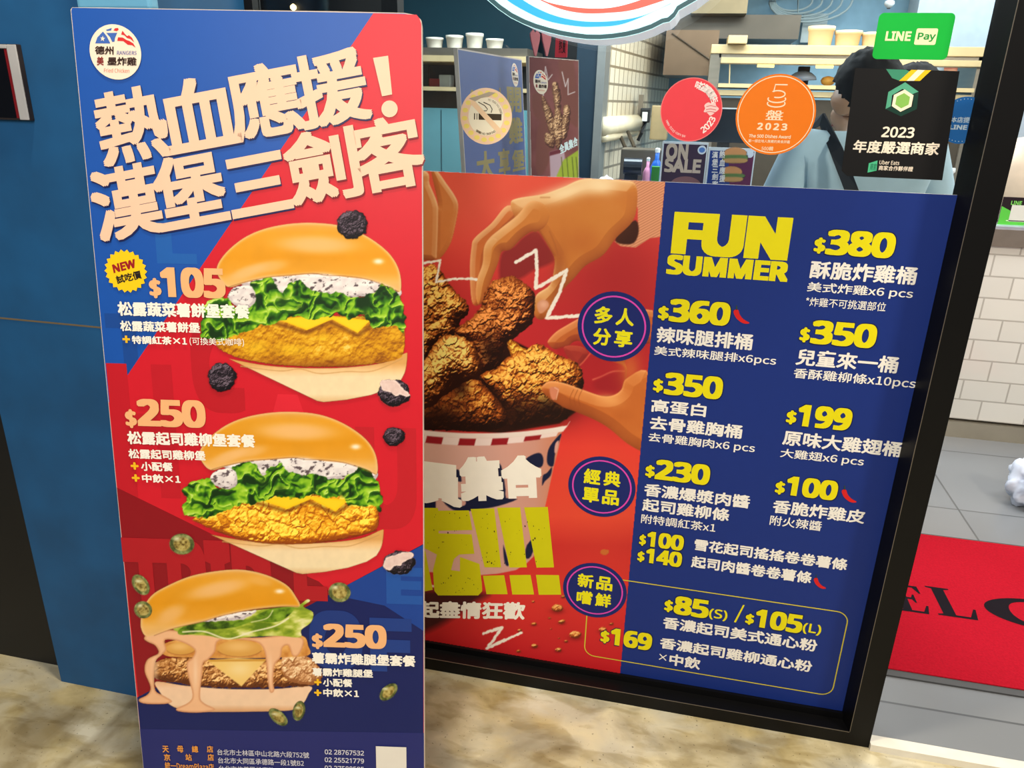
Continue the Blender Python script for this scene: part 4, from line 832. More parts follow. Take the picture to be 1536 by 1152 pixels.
# ================================================================== STICKERS ON THE GLASS
GO = 3e-4
def disc(pl, k, x0, y0, x1, y1):
    a, b, c, d = pl.uv(k(x0, (y0+y1)/2)), pl.uv(k(x1, (y0+y1)/2)), pl.uv(k((x0+x1)/2, y0)), pl.uv(k((x0+x1)/2, y1))
    return ((a[0]+b[0])/2, (c[1]+d[1])/2), (b[0]-a[0]+c[1]-d[1])/4
def sticker(name, label, c, off=GO): return empty(name, Gl.p(c, off), label, 'sticker')
def T(pl, par, txt, ll, lr, ul, rgb, off, bold=.02, name='lettering', **kw): return lettering(name, pl, txt, ll, lr, ul, ink(rgb), par, off, bold, **kw)
def arc_text(pl, par, txt, c, r, a0, a1, h, rgb, off, bold=.03, inside=False):
    AV = []; AF = []; n = len(txt)
    for i, ch in enumerate(txt):
        if ch == ' ': continue
        a = math.radians(a0+(a1-a0)*(i+.5)/n); V, Fc = glyphs(ch); lo, hi = V.min(0), V.max(0)
        up = np.array([math.cos(a), math.sin(a)])*(-1 if inside else 1); ri = np.array([up[1], -up[0]])
        for kk, (bx, by) in enumerate([(0, 0)]+([(bold*math.cos(t*math.pi/3), bold*math.sin(t*math.pi/3)) for t in range(6)] if bold else [])):
            q = (V+(bx, by)-(lo+hi)/2)*h; b0 = len(AV)
            AV += [pl.p(np.array(c)+np.array([math.cos(a), math.sin(a)])*r+ri*w[0]+up*w[1], off+kk*5e-6) for w in q]; AF += [tuple(int(j)+b0 for j in f) for f in Fc]
    return pyd('lettering', AV, AF, ink(rgb), par)
g3 = crop(620, 0, 3.84); g4 = crop(900, 0, 3.84); g5 = crop(1200, 0, 3.84)
# no smoking
c, r = disc(Gl, g3, 271, 505, 568, 833)
s = sticker('no_smoking_sticker', 'peach and yellow round no smoking sticker with a peeling top edge', c)
flat('disc', Gl, [ell(c, r, r)], GO, ink((254, 216, 180)), s); flat('inner_disc', Gl, [ell(c, r*.68, r*.68)], GO+S1, ink((255, 244, 214)), s)
for i in range(18): flat('yellow_dot', Gl, [ell((c[0]+r*.83*math.cos(i*math.pi/9+.1), c[1]+r*.83*math.sin(i*math.pi/9+.1)), r*.11, r*.085, 12)], GO+S1, ink((254, 230, 120)), s)
f = lambda x, y: (c[0]+x*r, c[1]+y*r)
flat('cigarette', Gl, [[f(-.46, -.12), f(-.42, -.12), f(-.42, .1), f(-.46, .1)], [f(-.36, -.12), f(-.33, -.12), f(-.33, .1), f(-.36, .1)], [f(-.28, -.12), f(.6, -.12), f(.6, .1), f(-.28, .1)]], GO+2*S1, ink((70, 58, 40)), s)
flat('smoke', Gl, stroke([f(-.3, .5), f(-.05, .38), f(.06, .26), f(.02, .2), f(-.16, .2)], r*.03)+stroke([f(-.1, .5), f(.15, .4), f(.24, .26), f(.2, .14)], r*.03), GO+2*S1, ink((70, 58, 40)), s)
flat('slash', Gl, [[f(-.62, .46), f(-.5, .6), f(.66, -.5), f(.5, -.62)]], GO+3*S1, ink((252, 216, 172)), s)
arc_text(Gl, s, 'NO SMOKING 禁止吸菸', c, r*.6, 82, 10, r*.1, (150, 130, 100), GO+2*S1, 0); arc_text(Gl, s, '禁菸場所 NO SMOKING', c, r*.62, 235, 305, r*.1, (120, 100, 70), GO+2*S1, .02, True)
flat('peeled_edge', Gl, [[f(-.66, .62), f(-.3, .72), f(.1, .86), f(.36, .84), f(.1, .7), f(-.2, .64), f(-.42, .52)]], GO+4*S1, ink((186, 172, 150)), s)
# red round sticker (its cartoon figure is left out)
c, r = disc(Gl, g4, 347, 447, 706, 815); s = sticker('round_sticker', 'red round sticker with curved white lettering, left of the orange one', c)
flat('disc', Gl, [ell(c, r, r)], GO, ink((236, 66, 76)), s); flat('rim', Gl, ringpolys(c, r, r, -r*.03), GO+S1, ink((240, 120, 120)), s)
arc_text(Gl, s, '味全嚴選優店', c, r*.78, 82, 22, r*.26, (248, 232, 226), GO+S1, .03); arc_text(Gl, s, '2023', c, r*.76, 302, 345, r*.26, (248, 232, 226), GO+S1, .04, True)
flat('white_emblem', Gl, [[(c[0]+r*(.63+.22*(1+.16*math.cos(5*t))*math.cos(t)), c[1]+r*(.06+.19*(1+.16*math.cos(5*t+1.5))*math.sin(t))) for t in np.linspace(0, 2*math.pi, 60, False)]], GO+S1, ink((246, 206, 200)), s)
for q_ in (.12, .02, -.06): flat('white_emblem', Gl, stroke([(c[0]+r*.48, c[1]+r*q_), (c[0]+r*.62, c[1]+r*(q_+.03)), (c[0]+r*.80, c[1]+r*q_)], r*.02), GO+2*S1, ink((214, 90, 96)), s)
arc_text(Gl, s, 'www.food.com.tw', c, r*.84, 205, 262, r*.13, (248, 210, 206), GO+S1, 0, True)
# orange round sticker
c, r = disc(Gl, g4, 782, 425, 1244, 892); s = sticker('round_sticker', 'orange round award sticker with 2023 and a stack of curved white lines', c)
OG = (240, 122, 12); WO = (252, 226, 190)
flat('disc', Gl, [ell(c, r, r)], GO, ink(OG), s); flat('ring', Gl, ringpolys(c, r*.955, r*.955, -r*.022), GO+S1, ink(WO), s)
f = lambda x, y: (c[0]+x*r, c[1]+y*r)
five = [f(.20, .74), f(-.10, .74), f(-.12, .56)]+[f(-.01+.18*math.sin(t), .51+.085*math.cos(t)) for t in np.linspace(-.9, 3.6, 16)]
P = stroke(five, r*.032)
for yy in (.39, .28): P += stroke([f(-.02+.22*math.cos(t), yy+.085*math.sin(t)) for t in np.linspace(2.75, 6.75, 16)], r*.032)
flat('stacked_plates_mark', Gl, P, GO+S1, ink(WO), s)
def TD(txt, x0, y0, x1, y1, rgb, b=.03, **kw): T(Gl, s, txt, tuple(pxinv(f(x0, y0))), tuple(pxinv(f(x1, y0))), tuple(pxinv(f(x0, y1))), rgb, GO+S1, b, **kw)
def pxinv(uv, pl=Gl):
    q = pl.p(uv)-CAMP; z = q@fw; return 768+F*(q@RT)/z, 576+F*(q@DN)/z
TD('盤', -.24, -.13, .20, .12, WO, .015); TD('2023', -.42, -.38, .34, -.2, WO, .05, spacing=1.35); TD('The 500 Dishes Award', -.6, -.58, .46, -.49, WO, .03)
TD('第一個在地人推薦的美食評鑑', -.6, -.7, .46, -.62, WO, .01); TD('500輯', -.24, -.9, .06, -.79, WO, .01)
# green rounded sticker
s = sticker('payment_sticker', 'bright green rounded payment sticker at the top of the window', Gl.uv((1371, 54)))
a, b, cc, d = [Gl.uv(g5(*p)) for p in ((440, 72), (888, 76), (850, 345), (412, 340))]
x0, x1, z0, z1 = (a[0]+d[0])/2+.003, (b[0]+cc[0])/2+.001, (cc[1]+d[1])/2, (a[1]+b[1])/2
def rrect(x0, z0, x1, z1, rc, n=6):
    P = []
    for cx, cy, a0 in ((x1-rc, z1-rc, 0), (x0+rc, z1-rc, 90), (x0+rc, z0+rc, 180), (x1-rc, z0+rc, 270)): P += [(cx+rc*math.cos(math.radians(a0+t*90/n)), cy+rc*math.sin(math.radians(a0+t*90/n))) for t in range(n+1)]
    return P
flat('card', Gl, [rrect(x0, z0, x1, z1, .009)], GO, ink((10, 176, 60)), s)
T(Gl, s, 'LINE', g5(488, 235), g5(634, 236), g5(492, 180), (240, 232, 190), GO+S1, .045, square=True)
p, q_ = Gl.uv(g5(655, 258)), Gl.uv(g5(797, 164)); flat('white_panel', Gl, [rrect(p[0], p[1], q_[0], q_[1], .003)], GO+S1, ink((238, 232, 190)), s)
T(Gl, s, 'Pay', g5(672, 240), g5(775, 242), g5(674, 188), (16, 150, 62), GO+2*S1, .03)
# black award sticker
s = sticker('award_sticker', 'large black square award sticker with a green hexagon and 2023', Gl.uv((1350, 187)), .001)
q4 = [Gl.uv(g5(*p)) for p in ((318, 392), (925, 410), (812, 1038), (236, 1000))]
flat('card', Gl, [[(q4[3][0]+.012, q4[3][1]-.004), (q4[2][0]+.002, q4[2][1]), (q4[1][0]-.002, q4[1][1]), (q4[0][0], q4[0][1]), (q4[3][0], q4[3][1]+.006)]], .001, ink((14, 13, 14), .5), s)
KO = .001+S1
flatpx('ribbon', Gl, [[g5(495, 398), g5(610, 402), g5(640, 415), g5(575, 466), g5(530, 450)]], KO, ink((60, 140, 110)), s)
flatpx('ribbon', Gl, [[g5(640, 402), g5(755, 405), g5(690, 466), g5(570, 466)]], KO+S1, ink((240, 196, 30)), s); flatpx('ribbon', Gl, [[g5(676, 402), g5(718, 404), g5(655, 466), g5(612, 466)]], KO+2*S1, ink((246, 234, 210)), s)
hx = Gl.uv(g5(590, 580)); hr = Gl.uv(g5(590, 515))[1]-hx[1]
hexa = lambda r_, a0=90: [(hx[0]+r_*math.cos(math.radians(a0+60*i)), hx[1]+r_*math.sin(math.radians(a0+60*i))) for i in range(6)]
flatpx('hexagon', Gl, [[g5(605, 474), g5(682, 528), g5(640, 545), g5(590, 512), g5(530, 548), g5(522, 612), g5(492, 628), g5(508, 530)]], KO, ink((84, 168, 136)), s)
flatpx('hexagon', Gl, [[g5(682, 528), g5(672, 628), g5(580, 670), g5(492, 628), g5(524, 612), g5(580, 648), g5(650, 612), g5(652, 545)]], KO, ink((16, 56, 46)), s)
flat('hexagon', Gl, [hexa(hr)], KO+S1, ink((246, 236, 208)), s); flat('hexagon', Gl, [hexa(hr*.68)], KO+2*S1, ink((136, 190, 88)), s)
WA = (248, 234, 214)
T(Gl, s, '2023', g5(466, 790), g5(653, 792), g5(470, 728), WA, KO, .03); T(Gl, s, '年度嚴選商家', g5(300, 878), g5(795, 893), g5(308, 805), WA, KO, .028)
flatpx('green_tag', Gl, [[g5(396, 940), g5(446, 924), g5(440, 982), g5(388, 994)]], KO, ink((76, 190, 140)), s); T(Gl, s, '商家', g5(400, 980), g5(436, 980), g5(402, 940), (30, 110, 80), KO+S1, .01)
T(Gl, s, 'Uber Eats', g5(455, 946), g5(570, 948), g5(456, 922), WA, KO, .01); T(Gl, s, '商家合作夥伴證', g5(450, 980), g5(648, 984), g5(452, 952), WA, KO, .015)
# blue round sticker half hidden beside the jamb (on the inner face of the glass)
Gi = Plane((0, 1.697, 0), (1, 0, 0), (0, 0, 1))
s = empty('round_sticker', Gi.p(Gi.uv((1442, 180))), 'blue round sticker partly hidden behind the black sticker and the window jamb', 'sticker')
c, r = disc(Gi, g5, 846, 573, 1036, 812); r = .043; flat('disc', Gi, [ell(c, r, r)], 0, ink((40, 116, 190)), s)
flat('dotted_ring', Gi, [ell((c[0]+r*.9*math.cos(i*math.pi/20), c[1]+r*.9*math.sin(i*math.pi/20)), r*.02, r*.02, 8) for i in range(40)], S1, ink((230, 236, 240)), s)
T(Gi, s, '本店提供', g5(866, 705), g5(1010, 708), g5(868, 672), (236, 240, 244), S1, .02); T(Gi, s, 'LINE', g5(858, 745), g5(960, 748), g5(862, 718), (236, 240, 244), S1, .05)

# ================================================================== ILLUMINATED ROUND SIGN
LY = 1.515; Lp = Plane((0, LY, 0), (1, 0, 0), (0, 0, 1))
low = [Lp.uv(g3(*p)) for p in ((425, 0), (490, 55), (560, 103), (630, 138), (700, 166), (775, 188), (850, 206), (925, 219), (1000, 228), (1075, 229), (1150, 223), (1225, 212), (1300, 194), (1375, 168), (1440, 135))]+[Lp.uv(g4(*p)) for p in ((400, 128), (432, 100), (455, 62), (500, 36), (560, 2))]
cx = (low[0][0]+low[-1][0])/2; cz = low[9][1]+.345; R_ = .345
out = [np.array(p) for p in low]
a0 = math.atan2(low[-1][1]-cz, low[-1][0]-cx); a1 = math.atan2(low[0][1]-cz, low[0][0]-cx)+2*math.pi
ra, rb_ = np.hypot(*(np.array(low[-1])-(cx, cz))), np.hypot(*(np.array(low[0])-(cx, cz)))
for t in np.linspace(0, 1, 44)[1:-1]:
    a = a0+(a1-a0)*t; rr_ = ra+(rb_-ra)*t; out.append(np.array([cx+rr_*math.cos(a), cz+rr_*math.sin(a)]))
lg = empty('round_light_sign', (cx, LY, cz), 'illuminated round white sign with red and blue swooshes above the window', 'sign')
em_w = mat('lit_white_acrylic', (186, 238, 246), .4, emit=.5, var=.01); em_s = mat('lit_side_acrylic', (214, 228, 244), .4, emit=.42, var=.01)
n = len(out); V = [(p[0], LY, p[1]) for p in out]+[(p[0], 1.66, p[1]) for p in out]
lb = pyd('light_box', V, [tuple(range(n)), tuple(range(2*n-1, n-1, -1))]+[(i, i+n, (i+1) % n+n, (i+1) % n) for i in range(n)], [em_s, em_w], lg)
lb.data.polygons[0].material_index = 1
cen = np.array([cx, cz])
def inset(d): return [p+(cen-p)/np.linalg.norm(cen-p)*d for p in out]
o1, o2 = inset(.001), inset(.0085)
flat('outline', Lp, [[o1[i], o1[(i+1) % n], o2[(i+1) % n], o2[i]] for i in range(n)], S1, mat('sign_dark_green', (14, 74, 84), .4, emit=.12), lg)
def swoosh(up, dn, m, nm): flatpx(nm, Lp, [[g3(*p) for p in catmull(up, 6, False)]+[g3(*p) for p in catmull(dn, 6, False)][::-1]], S1, m, lg)
eb = mat('sign_blue', (0, 154, 226), .4, emit=.55); er = mat('sign_red', (240, 78, 62), .4, emit=.6); ew = mat('sign_white', (250, 252, 252), .4, emit=.5)
swoosh([(660, -60), (760, 20), (900, 62), (1040, 78), (1200, 62), (1400, -20)], [(430, -90), (540, 0), (700, 92), (860, 140), (1040, 152), (1220, 128), (1480, 20)], eb, 'blue_swoosh') if False else None
swoosh([(500, -120), (620, -8), (760, 70), (900, 112), (1040, 126), (1200, 116), (1340, 84), (1482, 20)], [(480, -70), (540, 0), (660, 72), (780, 122), (920, 148), (1040, 154), (1220, 134), (1482, 22)], eb, 'blue_swoosh')
swoosh([(560, -110), (735, -4), (860, 32), (1000, 48), (1140, 44), (1280, 10), (1400, -40)], [(540, -90), (730, 0), (850, 52), (980, 76), (1120, 74), (1270, 56), (1480, -10)], er, 'red_swoosh')
MB().tube([(cx, 1.6, cz+.3), (cx, 1.6, 2.72)], .012, 8).build('hanging_rod', MC['black_metal'], lg)

# ================================================================== LEFT: BOX ON THE PILLAR, PALE PANEL
bx = empty('wall_box', (-1.38, 1.35, 1.44), 'silver framed wall box with a dark face and red edge on the blue pillar', 'box')
p0, p1 = PY(24, 66, 1.338), PY(45, 181, 1.338); bxr = (p0[0]+p1[0])/2
silver = mat('brushed_silver', (208, 206, 204), .35, .3)
MB().box((bxr-.205, 1.3385, p1[2]), (bxr, 1.35, p0[2])).build('housing', mat('dark_housing', (40, 32, 30), .5), bx, bevel=.002)
for nm, a, b in (('frame', (bxr-.022, 1.3365, p1[2]+.001), (bxr-.001, 1.340, p0[2]-.001)), ('frame', (bxr-.204, 1.3365, p1[2]+.001), (bxr-.184, 1.340, p0[2]-.001)), ('frame', (bxr-.184, 1.3365, p0[2]-.008), (bxr-.022, 1.340, p0[2]-.001))):
    MB().box(a, b).build(nm, silver, bx, bevel=.0015)
MB().box((bxr-.029, 1.3375, p1[2]+.004), (bxr-.0222, 1.339, p0[2]-.009)).build('red_edge', mat('dark_red', (120, 14, 20), .4), bx)
MB().box((bxr-.183, 1.3378, p1[2]+.004), (bxr-.03, 1.339, p0[2]-.009)).build('face', mat('black_face', (8, 8, 10), .2), bx)
pp = PY(172, 4, 1.33); hw = .075
tag(MB().box((pp[0]-hw, 1.325, pp[2]-.012), (pp[0]+hw, 1.35, pp[2]+.3)).build('wall_panel', mat('pale_blue_panel', (110, 178, 214), .4, var=.02), bevel=.006), 'pale blue panel on the blue pillar just above the poster board', 'panel')

# ================================================================== INSIDE THE SHOP
def bpx(mb, x0, y0, x1, y1, Y, dep, e=0.0):
    ym = (y0+y1)/2; xm = (x0+x1)/2
    return mb.box((PY(x0, ym, Y)[0], Y, PY(xm, y1, Y)[2]), (PY(x1, ym, Y)[0], Y+dep, PY(xm, y0, Y)[2]))
steel = mat('stainless_steel', (150, 142, 130), .32, .75, .08, 6, stretch=(1, 1, 8)); cream_s = mat('cream_metal', (204, 182, 138), .4, .1); dsteel = mat('dark_steel', (84, 76, 66), .4, .6)
# partition post and dark curtain seen over the board
tag(MB().box((PY(572, 10, 1.72)[0], 1.72, FZ), (PY(596, 10, 1.72)[0], 1.76, 2.7)).build('trim_2', blk), 'black upright post behind the glass', 'post', kind='structure')
tag(MB().box((-1.6, 2.2, FZ), (-.815, 2.24, 2.7)).build('wall_partition', mat('dark_partition', (22, 20, 20), .5, var=.3, scale=4)), 'dark partition inside to the left', 'wall', kind='structure')
p = PY(440, 11, 2.19); tag(MB().lathe([(.002, -.009), (.008, -.004), (.009, 0), (.008, .004), (.002, .009)], p, 12).tube([(p[0], p[1]+.006, p[2]), (p[0], 2.2, p[2])], .004, 8).build('wall_light', mat('warm_bulb', (255, 220, 150), .4, emit=4.0)), 'tiny warm light on the dark partition above the poster board', 'light')
# tiled kitchen wall running back
A_, B_ = PY(905, 150, 4.9), PY(1001, 150, 7.0); L_ = math.hypot(B_[0]-A_[0], B_[1]-A_[1])
w = tag(MB().box((0, 0, 0), (L_, .08, 2.68)).build('wall_kitchen', tiles_mat('cream_square_tile', (222, 210, 186), (228, 216, 192), (140, 126, 102), .12, .1, .3, .008, 0)), 'cream square tiled kitchen wall', 'wall', kind='structure')
w.location = (A_[0], A_[1], FZ); w.rotation_euler = (0, 0, math.atan2(B_[1]-A_[1], B_[0]-A_[0]))
x0, x1, x2 = PY(862, 150, 4.7)[0], PY(893, 150, 4.7)[0], PY(905, 150, 4.7)[0]
tag(MB().box((x0, 4.7, FZ), (x1, 4.95, 2.69)).build('wall_column', mat('dark_teal_column', (24, 44, 58), .35)), 'dark teal column left of the kitchen', 'wall', kind='structure')
tag(MB().box((x1, 4.68, FZ), (x2, 4.95, 2.69)).build('trim_3', mat('grey_trim', (132, 134, 132), .4, .4)), 'grey metal corner trim on the dark column', 'trim', kind='structure')
x0 = PY(820, 150, 5.2)[0]; x1 = PY(870, 150, 5.2)[0]
tag(MB().box((x0, 5.2, FZ), (x1, 5.3, 2.69)).build('door_1', mat('black_door', (16, 18, 22), .4)), 'dark doorway beside the teal column', 'door', kind='structure')
tag(MB().box((-3.0, 5.6, FZ), (PY(800, 150, 5.6)[0], 5.7, 2.69)).build('wall_teal', mat('teal_panel', (46, 84, 98), .3, var=.03)), 'dark teal panelled wall behind the left shelf', 'wall', kind='structure')
# left shelf unit with tubs
lu = empty('shelf_unit', PY(690, 250, 4.5)*[1, 1, 0]+[0, 0, FZ], 'steel shelf unit with a teal lower front, at the left behind the glass', 'shelf')
tl = mat('teal_front', (104, 160, 170), .3, var=.03)
zx0, zx1 = PY(600, 150, 4.5)[0], PY(790, 150, 4.5)[0]
zt = lambda y, Y=4.5: PY(690, y, Y)[2]
MB().box((zx0, 4.5, FZ), (zx1, 4.95, zt(163))).build('lower_front', tl, lu)
for i in range(1, 3): MB().box((zx0+(zx1-zx0)*i/3-.002, 4.497, FZ+.05), (zx0+(zx1-zx0)*i/3+.002, 4.5, zt(166))).build('panel_joint', mat('joint_dark', (40, 80, 92), .5), lu)
MB().box((zx0, 4.52, zt(163)), (zx1, 4.95, zt(138))).build('dark_base', dsteel, lu)
MB().box((zx0, 4.46, zt(137)), (zx1, 4.95, zt(131))).build('lower_shelf', cream_s, lu)
MB().box((zx0, 4.46, zt(93)), (zx1, 4.95, zt(84))).build('lamp_rail', cream_s, lu)
MB().box((zx0, 4.48, zt(84)), (zx1, 4.95, zt(72))).build('upper_shelf', steel, lu)
for x in (zx0, zx1-.04): MB().box((x, 4.9, zt(138)), (x+.04, 4.94, zt(93))).build('post', steel, lu)
MB().box((zx0, 4.94, zt(131)), (zx1, 4.96, zt(93))).build('back_panel', mat('dark_backing', (58, 66, 74), .4), lu)
tubm = mat('white_paper', (232, 224, 208), .6)
for i, (x, w_, h) in enumerate(((652, 13, 16), (682, 13, 19), (712, 13, 22), (742, 13, 15))):
    p = PY(x, 72, 4.7); ww = w_/1140*4.7; hh = h/1140*4.7
    t = MB().lathe([(ww*.75, 0), (ww*.78, .004), (ww*.92, hh*.8), (ww*.98, hh*.82), (ww*.98, hh), (ww*.9, hh*1.01), (ww*.7, hh*.6)], (p[0], p[1], zt(72)), 20).build('paper_tub', tubm, smooth=True)
    tag(t, ['white paper tub, leftmost on the left shelf unit', 'white paper tub, second from the left on the left shelf unit', 'tall white paper tub, third from the left on the left shelf unit', 'white paper tub at the right end of the left shelf unit'][i], 'tub', 'paper tubs on the left shelf')
for i, x in enumerate((655, 670, 702)):
    p = PY(x, 131, 4.6); t = MB().box((p[0]-.035, 4.56, zt(131)), (p[0]+.035, 4.64, zt(118-6*(i == 1)))).build('food_tray', mat(['dark_red_tray', 'steel_tray', 'red_tray'][i], [(110, 30, 34), (150, 160, 164), (136, 40, 40)][i], .4), bevel=.006)
    tag(t, ['dark red tray on the lower left shelf', 'small steel container between two red trays', 'red tray right of the steel container'][i], 'tray')
# two poster boards standing inside
def stand(name, label, xl, xr, Yl, Yr, yt):
    a, b = PY(xl, 150, Yl), PY(xr, 150, Yr); u = np.array([b[0]-a[0], b[1]-a[1], 0]); W_ = np.linalg.norm(u); top = PY(xl, yt, Yl)[2]
    v_ = np.array([-u[1], u[0], 0])/W_*.075+np.array([0, 0, 1]); o_ = np.array([a[0], a[1], top])-v_*(top-FZ); pl = Plane(o_, u, v_); top = (top-FZ)*np.linalg.norm(v_); e = empty(name, pl.p((W_/2, 0)), label, 'sign')
    pts = [(0, 0), (W_, 0), (W_, top), (0, top)]; V = [pl.p(q, 0) for q in pts]+[pl.p(q, -.012) for q in pts]
    pyd('panel', V, [(0, 1, 2, 3), (7, 6, 5, 4), (0, 4, 5, 1), (1, 5, 6, 2), (2, 6, 7, 3), (3, 7, 4, 0)], edge_m, e)
    bk = pl.p((W_/2, top*.6), -.012); ft = pl.p((W_/2, .0), -.09); ft[2] = FZ+.008; MB().tube([bk, ft], .008, 8).build('easel_leg', MC['grey_card'], e)
    return pl, W_, top, e
pl, W_, tp, e = stand('poster_board', 'muted blue poster board with gold lettering standing behind the no smoking sticker', 686, 781, 2.2, 2.75, 72)
flat('blue_print', pl, [[(.004, .004), (W_-.004, .004), (W_-.004, tp-.004), (.004, tp-.004)]], S1, ink((92, 108, 156), .4), e)
GD = (158, 142, 92)
for t, x0, x1, da, db in (('全', .06, .26, .185, .105), ('熱', .28, .50, .18, .10), ('上', .52, .66, .17, .095), ('開', .70, .96, .17, .09), ('雞', .70, .96, .27, .185), ('堡', .74, .98, .36, .29), ('大', .16, .44, .37, .28), ('享', .5, .7, .37, .28)):
    lettering('gold_lettering', pl, t, pxinv((W_*x0, tp-da), pl), pxinv((W_*x1, tp-da), pl), pxinv((W_*x0, tp-db), pl), ink(GD), e, 2*S1, .03, True, free=True)
kx = lambda pl_, c_, sx, sz: (lambda x, y: pxinv((c_[0]+(x-655)/500*sx, c_[1]-(y-585)/500*sz), pl_))
emblem(pl, e, kx(pl, (W_*.86, tp-.052), .036, .036), 2*S1)
pl, W_, tp, e = stand('poster_board', 'brown fried chicken poster board standing left of the dark column', 791, 865, 2.55, 2.75, 84)
flat('brown_print', pl, [[(.003, .004), (W_-.003, .004), (W_-.003, tp-.003), (.003, tp-.003)]], S1, ink((122, 70, 66), .4), e)
A = Art(788, 82, 872, 272, 1.2)
A.over(np.ones(A.X.shape), ramp(fbm(A.X, A.Y, 40, 61), [(.3, (116, 62, 60)), (.7, (140, 82, 78))]))
for P in ([(838, 90), (858, 88), (864, 130), (868, 190), (846, 170), (842, 130)], [(806, 195), (816, 185), (830, 200), (824, 240), (812, 262), (804, 250)], [(800, 140), (820, 150), (830, 180), (815, 185), (800, 170)]): A.fill(P, (124, 72, 62), 1.5, 4); 
for i, P in enumerate(([(812, 150), (818, 148), (832, 180), (836, 205), (824, 200)], [(828, 128), (836, 124), (842, 150), (838, 180), (832, 160)], [(832, 165), (842, 166), (846, 200), (838, 225), (830, 205)], [(846, 160), (856, 164), (850, 205), (842, 205)], [(818, 200), (832, 206), (830, 222), (818, 216)])):
    crust(A, P, 601+i, (150, 104, 72), (206, 162, 118), (80, 44, 34), 3.5, soft=4)
A.line([(807, 126), (815, 143), (818, 100), (822, 120), (828, 112)], 1.2, (226, 216, 216)); A.line([(843, 108), (848, 130), (852, 118), (852, 142), (862, 138)], 1.2, (226, 216, 216))
A.fill([(824, 228), (846, 222), (850, 275), (826, 275)], (190, 160, 170), 1); A.fill([(824, 228), (846, 222), (846, 228), (824, 234)], (110, 40, 50), 1)
A.fill([(830, 275), (845, 240), (872, 222), (876, 275)], (160, 176, 50), 1)
for x in (842, 850, 858, 864): A.line([(x, 236), (x+3, 272)], 1.2, (90, 96, 30))
UV = pl.uva(A.X, A.Y).reshape(A.X.shape+(2,)); A.a[(UV[..., 0] < .003) | (UV[..., 0] > W_-.003) | (UV[..., 1] > tp-.003)] = 0
A.mesh('chicken_print', pl, 2*S1, print_mat('printed_photo', True, .5), e)
lettering('slogan_lettering', pl, '全員集合', (840, 232), (867, 218), (838, 218), ink((214, 232, 234)), e, 4*S1, .04, True, free=True)
emblem(pl, e, kx(pl, (W_*.22, tp-.075), .036, .036), 3*S1)
for x, s_ in ((803, -1), (820, 1)):
    a = pl.uv((x, 84)); P = [(a[0]+u*.0032, a[1]+v*.0032) for u, v in ((-1, 0), (1, 0), (6, 14), (7, 20), (3, 24), (0, 21), (-3, 24), (-7, 20), (-6, 14))]
    V = [pl.p(q_, .002) for q_ in P]+[pl.p(q_, -.002) for q_ in P]; n = len(P)
    pyd('paddle_cutout', V, [tuple(range(n)), tuple(range(2*n-1, n-1, -1))]+[(i, i+n, (i+1) % n+n, (i+1) % n) for i in range(n)], mat('pink_card', (196, 104, 110), .6), e)
MBx = MB(); bpx(MBx, 833, 54, 851, 86, 3.4, .006); hb = tag(MBx.build('hanging_banner', mat('red_banner', (206, 40, 60), .6)), 'small red banner hanging in front of the dark doorway', 'banner')
p_, p2 = PY(842, 54, 3.4), PY(842, 86, 3.4); MB().tube([(p_[0], 3.403, p_[2]), (p_[0], 3.403, 2.69)], .002, 6).build('cord', blk, hb)
Bp = Plane((0, 3.4, 0), (1, 0, 0), (0, 0, 1)); lettering('banner_lettering', Bp, '熱賣', (838, 80), (848, 80), (838, 60), ink((60, 10, 20)), hb, S1, .02)
# hood over the fryers
hd = empty('extractor_hood', PY(1040, 80, 6.1), 'brown steel extractor hood with a diagonal brace', 'hood')
bpx(MB(), 997, 45, 1076, 113, 6.0, .7).build('hood_body', mat('bronze_steel', (128, 106, 86), .35, .6, .12, 4), hd)
p, q_ = PY(1008, 50, 5.99), PY(1074, 96, 5.99); MB().tube([p, q_], .006, 6).build('brace', dsteel, hd)
bpx(MB(), 1012, 22, 1200, 58, 6.4, .5).build('rear_canopy', mat('smoky_steel', (104, 98, 90), .4, .5, .15, 3), hd)
bpx(MB(), 1038, -14, 1122, 20, 6.2, .5).build('duct', mat('beige_steel', (150, 136, 108), .4, .5), hd)
MB().tube([(PY(1080, 0, 6.4)[0], 6.45, PY(1080, 0, 6.4)[2]), (PY(1080, 0, 6.4)[0], 6.45, 2.69)], .12, 16).build('flue', steel, hd)
# pass shelf with heat lamps
ps = empty('heated_shelf', PY(1230, 300, 5.3)*[1, 1, 0]+[0, 0, FZ], 'cream steel serving shelf with warm heat lamps across the kitchen', 'shelf')
X = lambda x, Y=5.3: PY(x, 120, Y)[0]
Z = lambda y, Y=5.3: PY(1230, y, Y)[2]
xa, xb = X(1062), X(1480)
MB().box((xa, 5.3, Z(82)), (xb, 5.7, Z(68))).build('upper_shelf', cream_s, ps, bevel=.004)
MB().box((X(1078), 5.28, Z(97)), (xb, 5.42, Z(88))).build('lamp_rail', cream_s, ps, bevel=.003)
MB().box((X(1075), 5.32, Z(88)), (xb, 5.7, Z(82))).build('lamp_housing', steel, ps)
MB().box((X(1085), 5.24, Z(67.5)), (X(1113), 5.5, Z(55))).build('control_box', cream_s, ps, bevel=.004)
for x in (1147, 1236, 1330):
    lw = mat('warm_lamp', (255, 214, 120), .4, emit=3.0); MB().tube([(X(x)-.05, 5.36, Z(98.5)), (X(x)+.05, 5.36, Z(98.5))], .012, 8).build('heat_lamp', lw, ps)
MB().box((X(1062), 5.32, FZ), (X(1078), 5.68, Z(82))).build('side_panel', steel, ps)
MB().box((xb-.06, 5.32, FZ), (xb, 5.68, Z(82))).build('side_panel', steel, ps)
